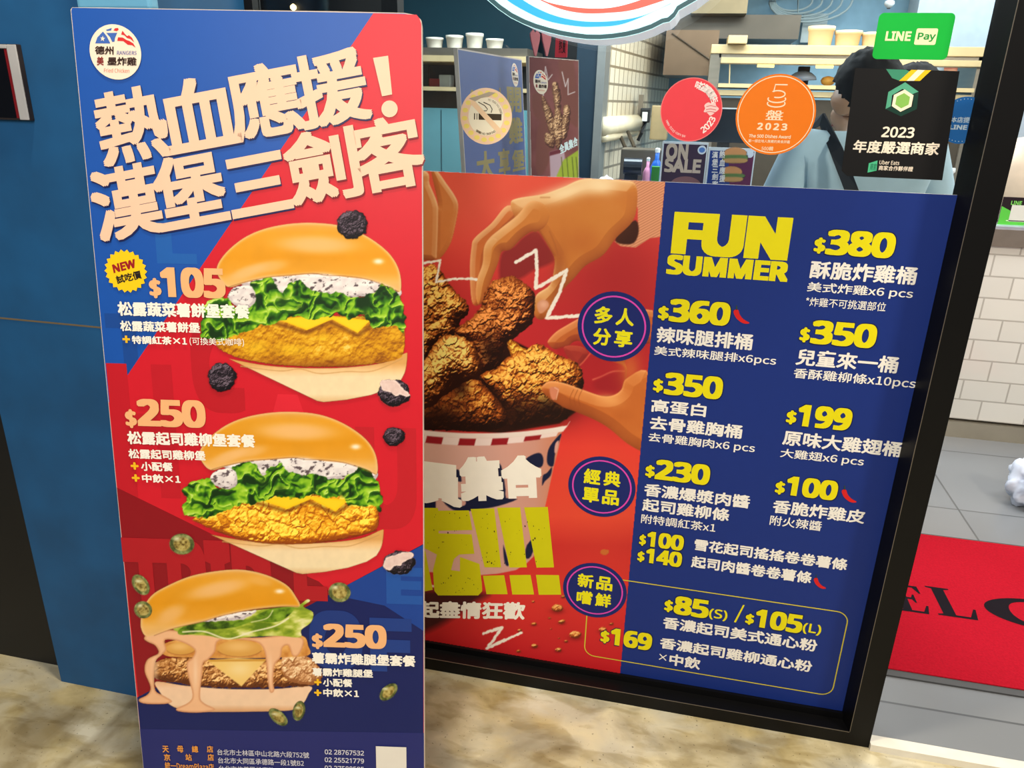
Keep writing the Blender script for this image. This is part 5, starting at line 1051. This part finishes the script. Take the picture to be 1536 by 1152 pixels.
MB().box((X(1078), 5.28, Z(134)), (xb-.06, 5.7, Z(128))).build('middle_shelf', cream_s, ps)
MB().box((X(1078), 5.3, Z(146)), (xb-.06, 5.7, Z(138))).build('lower_shelf', cream_s, ps)
MB().box((X(1078), 5.34, FZ), (xb-.06, 5.68, Z(150))).build('base', dsteel, ps)
MB().tube([(X(1095), 5.3, Z(134)), (X(1092), 5.3, Z(97))], .004, 6).build('glass_guard_rod', cream_s, ps)
for i, (x, w_, h) in enumerate(((1228, 16.5, 25), (1270, 16.5, 20), (1312, 16.5, 18))):
    p = (X(x), 5.5, Z(68)); ww = w_/1140*5.5; hh = h/1140*5.5
    t = MB().lathe([(ww*.8, 0), (ww*.84, .004), (ww*.95, hh*.78), (ww*1.02, hh*.8), (ww*1.02, hh), (ww*.94, hh*1.01), (ww*.7, hh*.7)], p, 22).build('paper_tub', mat('cream_paper', (214, 190, 152), .6), smooth=True)
    tag(t, ['tall cream paper tub stack, leftmost on top of the heated shelf', 'cream paper tub in the middle of three on the heated shelf', 'cream paper tub nearest the green sticker on the heated shelf'][i], 'tub', 'paper tubs on the heated shelf')
p = (X(1210), 5.5, Z(128)); t = MB().lathe([(.004, 0), (.05, 0), (.05, .006), (.006, .012), (.006, .03), (.085, .036), (.08, .055), (.05, .078), (.012, .088)], p, 20).build('dome_lid', mat('pale_blue_plastic', (150, 170, 206), .35), smooth=True)
tag(t, 'pale blue dome on a small foot on the heated shelf', 'lid')
t = bpx(MB(), 1197, 99.5, 1214, 127.5, 5.62, .06).build('small_speaker', mat('black_plastic', (18, 20, 24), .4), bevel=.006); tag(t, 'small black box standing behind the blue dome', 'box')
p = (X(1248), 5.45, Z(128)); tag(MB().lathe([(.01, 0), (.035, .012), (.045, .032), (.035, .05), (.008, .058)], p, 14).build('bread_bun', mat('golden_bun', (214, 160, 70), .5), smooth=True), 'golden bun on the heated shelf right of the blue dome', 'bun')
# things high on the back wall
t = bpx(MB(), 1203, 20, 1240, 64, 7.03, .07).build('electrical_box', mat('white_metal_box', (206, 220, 224), .5), bevel=.005); tag(t, 'white electrical box on the blue back wall', 'box')
cc_ = PY(1190, 2, 7.0); mbx = MB()
for i in range(5):
    r_ = .10+.03*i; mbx.tube([(cc_[0]+r_*math.cos(a)*1.4+.03*i, 6.98-.012*i, cc_[2]+r_*math.sin(a)*.7) for a in np.linspace(0, 2*math.pi, 26)], .009, 6, False)
mbx.tube([(cc_[0]+.02, 6.98, cc_[2]+.1), (cc_[0]+.06, 6.97, cc_[2]-.2), (cc_[0]-.01, 6.97, cc_[2]-.45)], .008, 6)
tag(mbx.build('cable_coil', mat('pale_cable', (170, 186, 190), .5), smooth=True), 'coil of pale cable hanging on the back wall', 'cable')
p = PY(1334, 6, 6.6); sc_ = MB().lathe([(.018, .024), (.033, .018), (.036, 0), (.024, -.018), (.01, -.027)], p, 18).build('security_camera', mat('white_plastic', (226, 230, 232), .4), smooth=True); tag(sc_, 'small white security camera above the green sticker', 'camera')
MB().lathe([(.012, -.032), (.011, -.02), (.004, -.018)], p, 14).build('lens', MC['black_plastic'], sc_); MB().tube([(p[0], p[1], p[2]+.03), (p[0], p[1], 2.69)], .012, 8).build('stem', MC['white_plastic'], sc_)
tag(MB().box((PY(1372, 40, 6.6)[0], 6.6, FZ), (3.4, 6.9, 2.69)).build('wall_white', mat('off_white_wall', (170, 180, 188), .6)), 'off white wall section at the right rear', 'wall', kind='structure')
mp_ = empty('menu_picture', PY(1450, 118, 6.56), 'brown picture board of grilled food on the off white wall', 'picture')
Mp = Plane((0, 6.57, 0), (1, 0, 0), (0, 0, 1)); bpx(MB(), 1416, 84, 1500, 152, 6.57, .03).build('board', mat('dark_frame', (44, 30, 28), .5), mp_)
A = Art(1416, 84, 1500, 146, 1.0); A.over(np.ones(A.X.shape), ramp(fbm(A.X, A.Y*2.4, 26, 44), [(.25, (84, 34, 28)), (.5, (126, 58, 44)), (.75, (186, 128, 96))])); A.mesh('picture_print', Mp, S1, print_mat('printed_photo', True, .5), mp_)
lettering('picture_lettering', Mp, '德州美墨炸雞', (1452, 106), (1492, 108), (1452, 100), ink((220, 196, 180)), mp_, 3*S1, .01)
t = bpx(MB(), 1426, 156, 1500, 192, 6.57, .029).build('orange_board', mat('orange_card', (206, 112, 44), .5)); tag(t, 'orange board below the brown picture at the right rear', 'board')
MB().tube([PY(1456, 182, 6.56), PY(1466, 172, 6.56), PY(1482, 170, 6.56)], .012, 8).build('dark_line', blk, t)

# front counter with white metro tiles
ct = empty('counter', (2.0, 3.8, FZ), 'long shop counter faced with white metro tiles and a steel kick plate', 'counter')
CX0 = -.40
o = MB().box((0, 0, 0), (3.4-CX0, .6, .84)).build('tiled_front', tiles_mat('white_metro_tile', (226, 222, 212), (220, 216, 206), (182, 176, 166), .2, .1, .12, .004, .5), ct); o.location = (CX0, 3.80, .092+.0)
o.parent = None; o.parent = ct; o.location = (CX0-2.0, 0, .092)
for ch in list(ct.children): pass
MB().box((CX0, 3.785, FZ), (3.4, 4.35, .092)).build('kick_plate', mat('kick_steel', (190, 180, 160), .3, .7, .1, 5), ct)
MB().box((CX0, 3.78, .932+FZ), (3.4, 4.42, 1.018)).build('steel_edge', mat('edge_steel', (160, 148, 138), .3, .7), ct)
MB().box((CX0, 3.79, 1.018), (3.4, 4.42, 1.03)).build('worktop', mat('grey_worktop', (150, 150, 160), .3), ct)
CT = 1.03
# menu cards on the counter
def card(label, quad, Yc, cat='sign'):
    pl = Plane((0, Yc, 0), (1, 0, 0), (0, 0, 1)); a, b = pl.uv(quad[0]), pl.uv(quad[1]); 
    e = empty('menu_stand', ((a[0]+b[0])/2, Yc, CT), label, cat); zt_ = (a[1]+b[1])/2
    MB().box((a[0], Yc, CT), (b[0], Yc+.01, zt_)).build('frame', mat('white_frame', (196, 208, 220), .4), e); MB().box((a[0]+.02, Yc+.01, CT), (b[0]-.02, Yc+.09, CT+.01)).build('foot', MC['white_frame'], e)
    return pl, a[0], b[0], zt_, e
pl, a, b, z, e = card('white framed menu card reading on sale, standing on the counter', ((994, 211), (1063, 215)), 3.86)
flat('card_print', pl, [[(a+.008, CT+.02), (b-.006, CT+.02), (b-.006, z-.01), (a+.008, z-.01)]], S1, ink((58, 44, 66)), e)
T(pl, e, 'ON', (998, 239), (1031, 241), (1000, 215), (186, 172, 160), 2*S1, .05, square=True); T(pl, e, 'SALE', (996, 258), (1050, 262), (998, 237), (186, 172, 160), 2*S1, .05, square=True)
flat('emblem_disc', pl, [ell(pl.uv((1053, 225)), .02, .02, 24)], 2*S1, ink((200, 214, 232)), e); flat('emblem_mark', pl, [ell(pl.uv((1053, 225)), .014, .012, 20)], 3*S1, ink((80, 120, 190)), e)
flat('bun_mark', pl, [ell(pl.uv((1028, 279)), .075, .045, 30)], 2*S1, ink((120, 86, 92)), e)
pl, a, b, z, e = card('white framed menu card with a small burger picture, right of the on sale card', ((1063.5, 219), (1134, 225)), 3.86)
flat('card_print', pl, [[(a+.008, CT+.02), (b-.006, CT+.02), (b-.006, z-.014), (a+.008, z-.014)]], S1, ink((92, 40, 76)), e); flat('card_print', pl, [[(a+.008, CT+.02), (a+.13, CT+.02), (a+.09, z-.014), (a+.008, z-.014)]], 2*S1, ink((34, 60, 130)), e)
for i, ch in enumerate('熱血應援'): T(pl, e, ch, (1078.5, 237+i*12), (1087, 237+i*12), (1078.5, 226+i*12), (214, 214, 216), 3*S1, .03)
for i, ch in enumerate('漢堡三劍客'): T(pl, e, ch, (1067.5, 237+i*11), (1076.5, 237+i*11), (1067.5, 227+i*11), (214, 214, 216), 3*S1, .03)
A = Art(1084, 218, 1122, 282, 1.5)
for ox, oy, sc_ in ((1103, 234, 1), (1097, 262, .95)):
    A.fill(ell((ox, oy-4), 17*sc_, 9*sc_, 24), (196, 140, 92), 1); A.fill([(ox-18*sc_, oy-1), (ox+18*sc_, oy-1), (ox+17*sc_, oy+5), (ox-17*sc_, oy+6)], (92, 120, 70), 1, 3); A.fill([(ox-16*sc_, oy+4), (ox+16*sc_, oy+4), (ox+14*sc_, oy+10), (ox-14*sc_, oy+10)], (180, 140, 90), 1, 3)
A.mesh('burger_print', pl, 3*S1, print_mat('printed_photo', True, .5), e)
flat('emblem_disc', pl, [ell(pl.uv((1125, 231)), .017, .017, 24)], 3*S1, ink((200, 214, 232)), e)
mo = empty('monitor', PY(1085, 215, 4.1)*[1, 1, 0]+[0, 0, CT], 'dark counter monitor behind the menu cards', 'monitor')
mbx = MB(); bpx(mbx, 1040, 163, 1140, 214, 4.1, .03); mbx.build('screen', mat('dark_screen', (22, 28, 36), .2), mo, bevel=.004)
mbx = MB(); bpx(mbx, 1040, 161.5, 1140, 163.5, 4.1, .03); mbx.build('top_trim', mat('pale_trim', (200, 206, 210), .4), mo)
p = PY(1085, 214, 4.115); MB().box((p[0]-.03, 4.11, CT), (p[0]+.03, 4.13, p[2]+.01)).box((p[0]-.1, 4.08, CT), (p[0]+.1, 4.2, CT+.012)).build('stand', MC['black_plastic'], mo)
# odds and ends left on the counter
x = lambda px_, Y=4.0: PY(px_, 250, Y)[0]
zz = lambda py_, Y=4.0: PY(950, py_, Y)[2]
tag(MB().box((x(930, 4.2), 4.2, CT), (x(992, 4.2), 4.4, zz(224, 4.2))).build('steel_bin', mat('dim_steel', (104, 98, 88), .35, .5), bevel=.006), 'dull steel container on the counter below the wall pipe', 'container')
c_ = (x(948), 4.0, CT+.075); tag(MB().tube([(x(936), 4.0, zz(250)), (x(963), 4.0, zz(250))], .042, 18).box((x(938), 3.98, CT), (x(958), 4.02, zz(255))).build('tape_roller', mat('dark_blue_plastic', (24, 32, 44), .3)), 'dark roller lying on a stand in front of the steel container', 'roller')
for nm, lab, px_, w_, top, rgb in (('squeeze_bottle', 'pink and white bottle beside the dark roller', 971, .022, 240, (226, 150, 186)), ('spray_bottle', 'blue bottle behind the on sale card', 984, .03, 226, (24, 96, 190))):
    p = (x(px_), 4.05, CT); hh = zz(top)-CT; t = MB().lathe([(w_*.9, 0), (w_, .006), (w_, hh*.7), (w_*.6, hh*.8), (w_*.35, hh*.84), (w_*.35, hh)], p, 16).build(nm, mat(nm+'_plastic', rgb, .35), smooth=True); tag(t, lab, 'bottle')
    MB().lathe([(w_*.4, 0), (w_*.42, hh*.07), (w_*.2, hh*.09)], (p[0], p[1], p[2]+hh*.97), 12).build('cap', mat('bottle_cap', (230, 232, 236), .4), t)
tag(MB().box((x(978, 3.95), 3.93, CT), (x(990, 3.95), 3.97, zz(248, 3.95))).build('sponge_pack', mat('green_pack', (60, 150, 60), .5), bevel=.004), 'small green pack in front of the blue bottle', 'pack')
def lump(name, c, r, m, seed, sx=1, sy=1, sz=1, amp=.3):
    bm = bmesh.new(); bmesh.ops.create_icosphere(bm, subdivisions=4, radius=1)
    from mathutils import noise as mn
    for v in bm.verts:
        k_ = 1+amp*(mn.noise(v.co*2.1+Vector((seed, 0, 0)))+.6*mn.noise(v.co*5+Vector((0, seed, 0))))
        v.co = Vector((v.co.x*sx*k_*r+c[0], v.co.y*sy*k_*r+c[1], max(v.co.z*sz*k_*r, -.82*sz*r)+c[2]))
    for f in bm.faces: f.smooth = True
    me = bpy.data.meshes.new(name); bm.to_mesh(me); bm.free(); return link(name, me, m)
tag(lump('glove', (x(909, 3.95), 3.95, CT+.062), .046, mat('white_cloth', (214, 206, 210), .7), 3, 1.2, .8, 1.3), 'crumpled white glove at the left end of the counter', 'glove')
tag(lump('glove', (x(931, 3.95), 3.90, CT+.062), .036, mat('blue_rubber', (60, 110, 200), .5), 9, 1, .8, 1.3), 'crumpled blue glove beside the white one', 'glove')
# fittings on the kitchen wall
wp_ = empty('wall_pipe', PY(930, 188, 4.85), 'cream pipe running along the tiled kitchen wall', 'pipe')
MB().tube([PY(904, 190, 4.75), PY(956, 184, 5.7)], .055, 16).build('pipe', mat('cream_plastic', (228, 216, 186), .4), wp_, smooth=True); MB().tube([PY(905, 206, 4.75), PY(952, 198, 5.7)], .03, 12).build('lower_pipe', MC['cream_plastic'], wp_, smooth=True)
for x_ in (932, 946): MB().tube([PY(x_-4, 198, 5.2), PY(x_+6, 222, 5.0)], .012, 8).build('handle', dsteel, wp_)
ds = empty('soap_dispenser', PY(966, 165, 5.7), 'black and white dispenser fixed to the tiled wall', 'dispenser')
mbx = MB(); bpx(mbx, 957, 142, 964, 176, 5.7, .05); mbx.build('back_plate', mat('grey_plate', (120, 110, 96), .5), ds); mbx = MB(); bpx(mbx, 960, 162, 975, 184, 5.62, .1); mbx.build('holder', MC['black_plastic'], ds, bevel=.01)
mbx = MB(); bpx(mbx, 963, 168, 971, 182, 5.6, .03); mbx.build('white_front', MC['white_plastic'], ds, bevel=.004); MB().tube([PY(968, 184, 5.66), PY(962, 200, 5.6), PY(957, 211, 5.6)], .012, 8).build('spout', MC['black_plastic'], ds)
mbx = MB(); bpx(mbx, 976, 158, 1002, 210, 5.9, .3); tag(mbx.build('dispenser_cabinet', MC['cream_metal'], bevel=.01), 'cream cabinet on the counter behind the red sticker', 'cabinet')
# right end of the counter
t = empty('receipt_printer', PY(1412, 275, 3.9)*[1, 1, 0]+[0, 0, CT], 'white curled receipt standing up from a dark printer at the right', 'printer')
zr = lambda py_, Y=3.9: PY(1412, py_, Y)[2]
xr = lambda px_, Y=3.9: PY(px_, 270, Y)[0]
MB().box((xr(1396), 3.86, CT), (xr(1436), 4.04, zr(276))).build('body', MC['black_plastic'], t, bevel=.008)
V = []; Fq = []
for i in range(9):
    zc = zr(276)+(zr(251)-zr(276))*i/8; yo = 3.92-.03*math.sin(i/8*2.4); V += [(xr(1409), yo, zc), (xr(1426)+(.01 if i > 5 else 0), yo, zc), (xr(1409), yo+.001, zc), (xr(1426)+(.01 if i > 5 else 0), yo+.001, zc)]
for i in range(8): a = i*4; Fq += [(a, a+1, a+5, a+4), (a+2, a+6, a+7, a+3), (a, a+4, a+6, a+2), (a+1, a+3, a+7, a+5)]
pyd('receipt', V, Fq, mat('white_receipt', (222, 226, 228), .6), t, True)
tag(MB().box((xr(1403, 3.83), 3.805, CT), (xr(1416, 3.83), 3.84, zr(272, 3.83))).build('card_holder', mat('blue_card', (40, 90, 170), .4), bevel=.003), 'small blue card box in front of the dark printer', 'box')
tag(MB().box((xr(1419, 3.83), 3.805, CT), (xr(1425, 3.83), 3.84, zr(273, 3.83))).build('card_holder', mat('red_card', (190, 50, 46), .4), bevel=.003), 'small red card box in front of the dark printer', 'box')
c_ = PY(1556, 250, 4.0); t = MB().lathe([(.115, 0), (.14, .008), (.165, .05), (.175, .14), (.172, .24), (.15, .33), (.12, .36), (.05, .375), (.01, .377)], (c_[0], c_[1]+.03, CT), 28).build('food_warmer', mat('cream_enamel', (196, 178, 154), .4), smooth=True); tag(t, 'large cream rounded container on the counter by the doorway', 'container')
qs = empty('code_stand', PY(1518, 345, 3.82)*[1, 1, 0]+[0, 0, CT], 'small black and green payment stand at the counter edge', 'sign')
Qp = Plane((0, 3.815, 0), (1, 0, 0), (0, 0, 1)); a, b = Qp.uv((1494, 345)), Qp.uv((1546, 297)); z1 = b[1]
MB().box((a[0], 3.815, CT), (b[0], 3.822, z1)).build('panel', mat('clear_grey', (40, 30, 34), .2), qs); MB().box((a[0]-.01, 3.80, CT), (b[0]+.01, 3.87, CT+.006)).build('foot', mat('clear_acrylic', (170, 200, 190), .2), qs)
flat('green_print', Qp, [[(a[0], CT+.004), (b[0], CT+.004), (b[0], CT+.05), (a[0]+.075, CT+.05), (a[0], CT+.085)]], S1, ink((86, 186, 66)), qs)
flat('white_square_print', Qp, [[(a[0]+.04, z1-.105), (a[0]+.115, z1-.105), (a[0]+.115, z1-.033), (a[0]+.04, z1-.033)]], 2*S1, ink((206, 206, 196)), qs)
T(Qp, qs, 'LINE', (1516, 307), (1532, 308), (1516, 301), (120, 200, 90), 2*S1, .03); flat('fine_print', Qp, [[(a[0]+.03, CT+.022), (a[0]+.13, CT+.022), (a[0]+.13, CT+.026), (a[0]+.03, CT+.026)]], 2*S1, ink((200, 230, 180)), qs)

# doormat and bag on the shop floor
Fl = Plane((0, 0, FZ+.0085), (1, 0, 0), (0, 1, 0))
mt = empty('doormat', (1.35, 2.33, FZ), 'red welcome doormat with black lettering inside the doorway', 'doormat')
mx0, mx1, my0, my1 = .60, 2.05, PZ(1380, 1024)[1]-.01, PZ(1384, 806)[1]
MB().box((mx0, my0, FZ), (mx1, my1, FZ+.005)).build('rubber_edge', mat('grey_rubber', (70, 70, 70), .6), mt)
MB().box((mx0+.02, my0+.026, FZ+.003), (mx1-.02, my1-.012, FZ+.008)).build('pile', mat('red_carpet', (176, 16, 36), .95, 0, .12, 160, .6, spec=.1), mt)
BKL = mat('black_pile', (26, 20, 26), .95, spec=.1)
def letter(polys, ll, lr, ul):
    a, b, c_ = Fl.uv(ll), Fl.uv(lr), Fl.uv(ul); w_, h_ = b[0]-a[0], c_[1]-a[1]
    flat('welcome_letter', Fl, [[(a[0]+x_*w_, a[1]+y_*h_) for x_, y_ in P] for P in polys], 0, BKL, mt)
    return a, w_, h_
Et = [[(.0, 0), (.9, 0), (1, .3), (.93, .3), (.78, .07), (.42, .07), (.42, .47), (.56, .47), (.63, .36), (.68, .36), (.68, .66), (.63, .66), (.56, .54), (.42, .54), (.42, .93), (.72, .93), (.87, .73), (.93, .73), (.9, 1), (0, 1), (0, .96), (.14, .93), (.14, .07), (0, .04)]]
Lt = [[(0, 0), (.92, 0), (1, .36), (.94, .36), (.78, .07), (.44, .07), (.44, .93), (.58, .96), (.58, 1), (0, 1), (0, .96), (.14, .93), (.14, .07), (0, .04)]]
a, w_, h_ = letter(Et, (1349, 915), (1397.6, 919.5), (1365, 878.5)); base = a[1]
al, wl, hl = letter(Lt, (1407.7, 922), (1472, 930), (1412, 882))
c0 = Fl.uv((1477, 911)); cw = .36; cx_ = c0[0]+cw/2; cy_ = al[1]+hl/2
def carc(cx_, full=False):
    ang = np.linspace(.75, 2*math.pi-.75, 40) if not full else np.linspace(0, 2*math.pi, 48)
    O = [(cx_+cw/2*math.cos(t), cy_+hl*.53*math.sin(t)) for t in ang]; I = [(cx_+.02*0+(cw/2-.062*abs(math.cos(t))**.8-.012)*math.cos(t), cy_+(hl*.53-.018)*math.sin(t)) for t in ang]
    return [[O[i], O[i+1], I[i+1], I[i]] for i in range(len(ang)-1)]
flat('welcome_letter', Fl, carc(cx_), 0, BKL, mt); flat('welcome_letter', Fl, carc(cx_+.40, True), 0, BKL, mt)
tag(lump('plastic_bag', (PZ(1548, 770)[0], PZ(1548, 770)[1]+.05, FZ+.085), .10, mat('white_plastic_film', (214, 222, 236), .35), 5, .95, .8, 1.05, .35), 'crumpled white plastic bag on the grey tiles beyond the doormat', 'bag')

# ================================================================== PEOPLE
def skinmesh(name, verts, edges, m, parent, lev=2):
    me = bpy.data.meshes.new(name); me.from_pydata([v[0] for v in verts], edges, []); o = bpy.data.objects.new(name, me); COL.objects.link(o)
    md = o.modifiers.new('s', 'SKIN'); md.use_smooth_shade = True
    for i, v in enumerate(verts):
        sv = me.skin_vertices[0].data[i]; sv.radius = v[1]; sv.use_root = (i == 0)
    sb = o.modifiers.new('d', 'SUBSURF'); sb.levels = lev; sb.render_levels = lev
    nm = bpy.data.meshes.new_from_object(o.evaluated_get(bpy.context.evaluated_depsgraph_get())); bpy.data.objects.remove(o)
    return link(name, nm, m, parent)
def person(loc, turn, sc, label, shirt, trousers, hy=0.0, hz=0.0, ht=0.0):
    ca_, sa_ = math.cos(ht), math.sin(ht)
    def hp_(x, y, z): return (x*ca_-y*sa_, x*sa_+y*ca_+hy, z+hz)
    M = Matrix.Translation(loc) @ Matrix.Rotation(turn, 4, 'Z') @ Matrix.Scale(sc, 4)
    root = empty('person', loc, label, 'person'); skm = mat('skin', (196, 148, 116), .5, 0, .05, 12)
    W = lambda p: tuple(M @ Vector(p)); R2 = lambda *r: tuple(q*sc for q in (r if len(r) == 2 else (r[0], r[0])))
    V = []; E = []
    def add(p, *r, to=None):
        V.append((W(p), R2(*r)))
        if to is not None: E.append((to, len(V)-1))
        return len(V)-1
    pel = add((0, 0, .94), .13, .10); wai = add((0, 0, 1.12), .125, .095, to=pel); che = add((0, .0, 1.30), .15, .105, to=wai); nb = add((0, -.01, 1.44), .075, .07, to=che)
    nk = add((0, .005+hy*.5, 1.51+hz*.55), .055, .056, to=nb); jaw = add(hp_(0, .035, 1.575), .062, .075, to=nk); hd_ = add(hp_(0, .02, 1.64), .076, .09, to=jaw); cr = add(hp_(0, .01, 1.70), .062, .078, to=hd_)
    add(hp_(0, .125, 1.60), .014, to=jaw)
    for s in (-1, 1):
        add(hp_(s*.082, .0, 1.61), .014, .022, to=hd_)
        sh = add((s*.165, -.01, 1.40), .062, to=che); el = add((s*.235, -.02, 1.12), .045, to=sh); wr = add((s*.22, .17, .98), .03, to=el); pa = add((s*.21, .23, .97), .034, .018, to=wr)
        for k in range(4):
            x_ = s*(.21+(k-1.5)*.017); L = (.062, .072, .068, .052)[k]; f1 = add((x_, .262, .965), .009, to=pa); f2 = add((x_, .262+L*.55, .955), .0085, to=f1); add((x_, .262+L*.9, .935), .0075, to=f2)
        t1 = add((s*.175, .235, .975), .011, to=wr); add((s*.165, .275, .968), .009, to=t1)
        hp = add((s*.085, 0, .86), .085, to=pel); kn = add((s*.095, .015, .48), .058, to=hp); an = add((s*.10, -.01, .09), .042, to=kn); add((s*.105, .13, .035), .036, .03, to=an)
    skinmesh('body', V, E, skm, root)
    V = []; E = []
    a = add((0, 0, .90), .15, .115); b = add((0, 0, 1.12), .145, .112, to=a); c = add((0, -.005, 1.30), .172, .125, to=b); d = add((0, -.012, 1.425), .09, .082, to=c); add((0, -.008, 1.458), .07, .07, to=d)
    for s in (-1, 1): e_ = add((s*.17, -.01, 1.40), .076, to=c); f_ = add((s*.205, -.015, 1.26), .072, to=e_); add((s*.228, -.018, 1.16), .07, to=f_)
    skinmesh('shirt', V, E, shirt, root)
    V = []; E = []
    a = add((0, 0, .95), .138, .108)
    for s in (-1, 1): b = add((s*.087, 0, .85), .098, to=a); c = add((s*.097, .012, .48), .075, to=b); add((s*.10, -.008, .10), .066, to=c)
    skinmesh('trousers', V, E, trousers, root)
    # hair: cap over the skull, short at the nape, slightly uneven
    bm = bmesh.new(); bmesh.ops.create_uvsphere(bm, u_segments=48, v_segments=32, radius=1)
    from mathutils import noise as mn
    dl = []
    for v in bm.verts:
        n_ = 1+.06*mn.noise(v.co*6)+.05*mn.noise(v.co*19); front = v.co.y
        if v.co.z < (-.42 if front < -.15 else -.30+.75*(front+.15)): dl.append(v)
        v.co = M @ Vector(hp_(v.co.x*.088*n_, v.co.y*.108*n_+.004, v.co.z*.112*n_+1.66))
    bmesh.ops.delete(bm, geom=dl, context='VERTS')
    for f in bm.faces: f.smooth = True
    me = bpy.data.meshes.new('hair'); bm.to_mesh(me); bm.free(); hr_ = link('hair', me, mat('black_hair', (12, 11, 12), .85, 0, .3, 90, .1), root)
    md = hr_.modifiers.new('thick', 'SOLIDIFY'); md.thickness = .014; md.offset = -1
    for s in (-1, 1):
        ms = MB(); p = W(hp_(s*.03, .105, 1.64)); ms.lathe([(.002, -.01), (.009, -.006), (.011, 0), (.009, .006), (.002, .01)], p, 10); ms.build('eye', mat('eye_dark', (40, 30, 26), .2), root)
    pm = MB(); pm.tube([W(hp_(-.022, .106, 1.565)), W(hp_(0, .112, 1.563)), W(hp_(.022, .106, 1.565))], .004*sc, 8); pm.build('mouth', mat('lip', (168, 100, 90), .5), root)
    return M, root
pt = PY(1306, 66, 2.35); sc_ = (pt[2]-FZ)/1.67
M1_, pr = person((pt[0]+.03, 2.36, FZ), .12, sc_, 'person in a pale blue shirt seen from behind with a black strap across the back', mat('pale_blue_shirt', (176, 204, 222), .75, 0, .04, 30, .15), mat('dark_trousers', (34, 38, 48), .8), .05, -.105, .3)
bg = empty('shoulder_bag', M1_ @ Vector((.2, -.02, .82)), 'black shoulder bag worn by the person in the pale blue shirt', 'bag')
sp = [M1_ @ Vector(p) for p in ((-.12, .12, 1.36), (-.135, .06, 1.455), (-.13, -.03, 1.478), (-.105, -.115, 1.40), (-.06, -.150, 1.30), (0, -.152, 1.18), (.07, -.140, 1.06), (.14, -.11, .97), (.19, -.06, .90))]
V = []; Fq = []
for i, p in enumerate(sp):
    t = (sp[min(i+1, len(sp)-1)]-sp[max(i-1, 0)]).normalized(); c_ = M1_ @ Vector((0, 0, 1.2)); nrm = (p-Vector((c_[0], c_[1], p[2]-.05*(i > 2)))).normalized(); sd = t.cross(nrm).normalized()*.016
    V += [p-sd, p+sd, p+sd+nrm*.006, p-sd+nrm*.006]
for i in range(len(sp)-1):
    for k in range(4): Fq.append((i*4+k, i*4+(k+1) % 4, i*4+4+(k+1) % 4, i*4+4+k))
pyd('strap', V, Fq, mat('black_webbing', (24, 28, 36), .7), bg)
b0 = M1_ @ Vector((.24, -.02, .70)); MB().box((b0[0]-.05, b0[1]-.13, b0[2]), (b0[0]+.06, b0[1]+.13, b0[2]+.24)).build('pouch', mat('black_fabric', (22, 24, 28), .8), bg, bevel=.02)
pt = PY(1376, 95, 3.0); person((pt[0]+.02, 3.05, FZ), 1.45, (pt[2]-FZ)/1.765, 'second person, only dark hair showing above the black square sticker', mat('white_blue_shirt', (190, 206, 220), .75, 0, .04, 30, .15), MC['dark_trousers'])
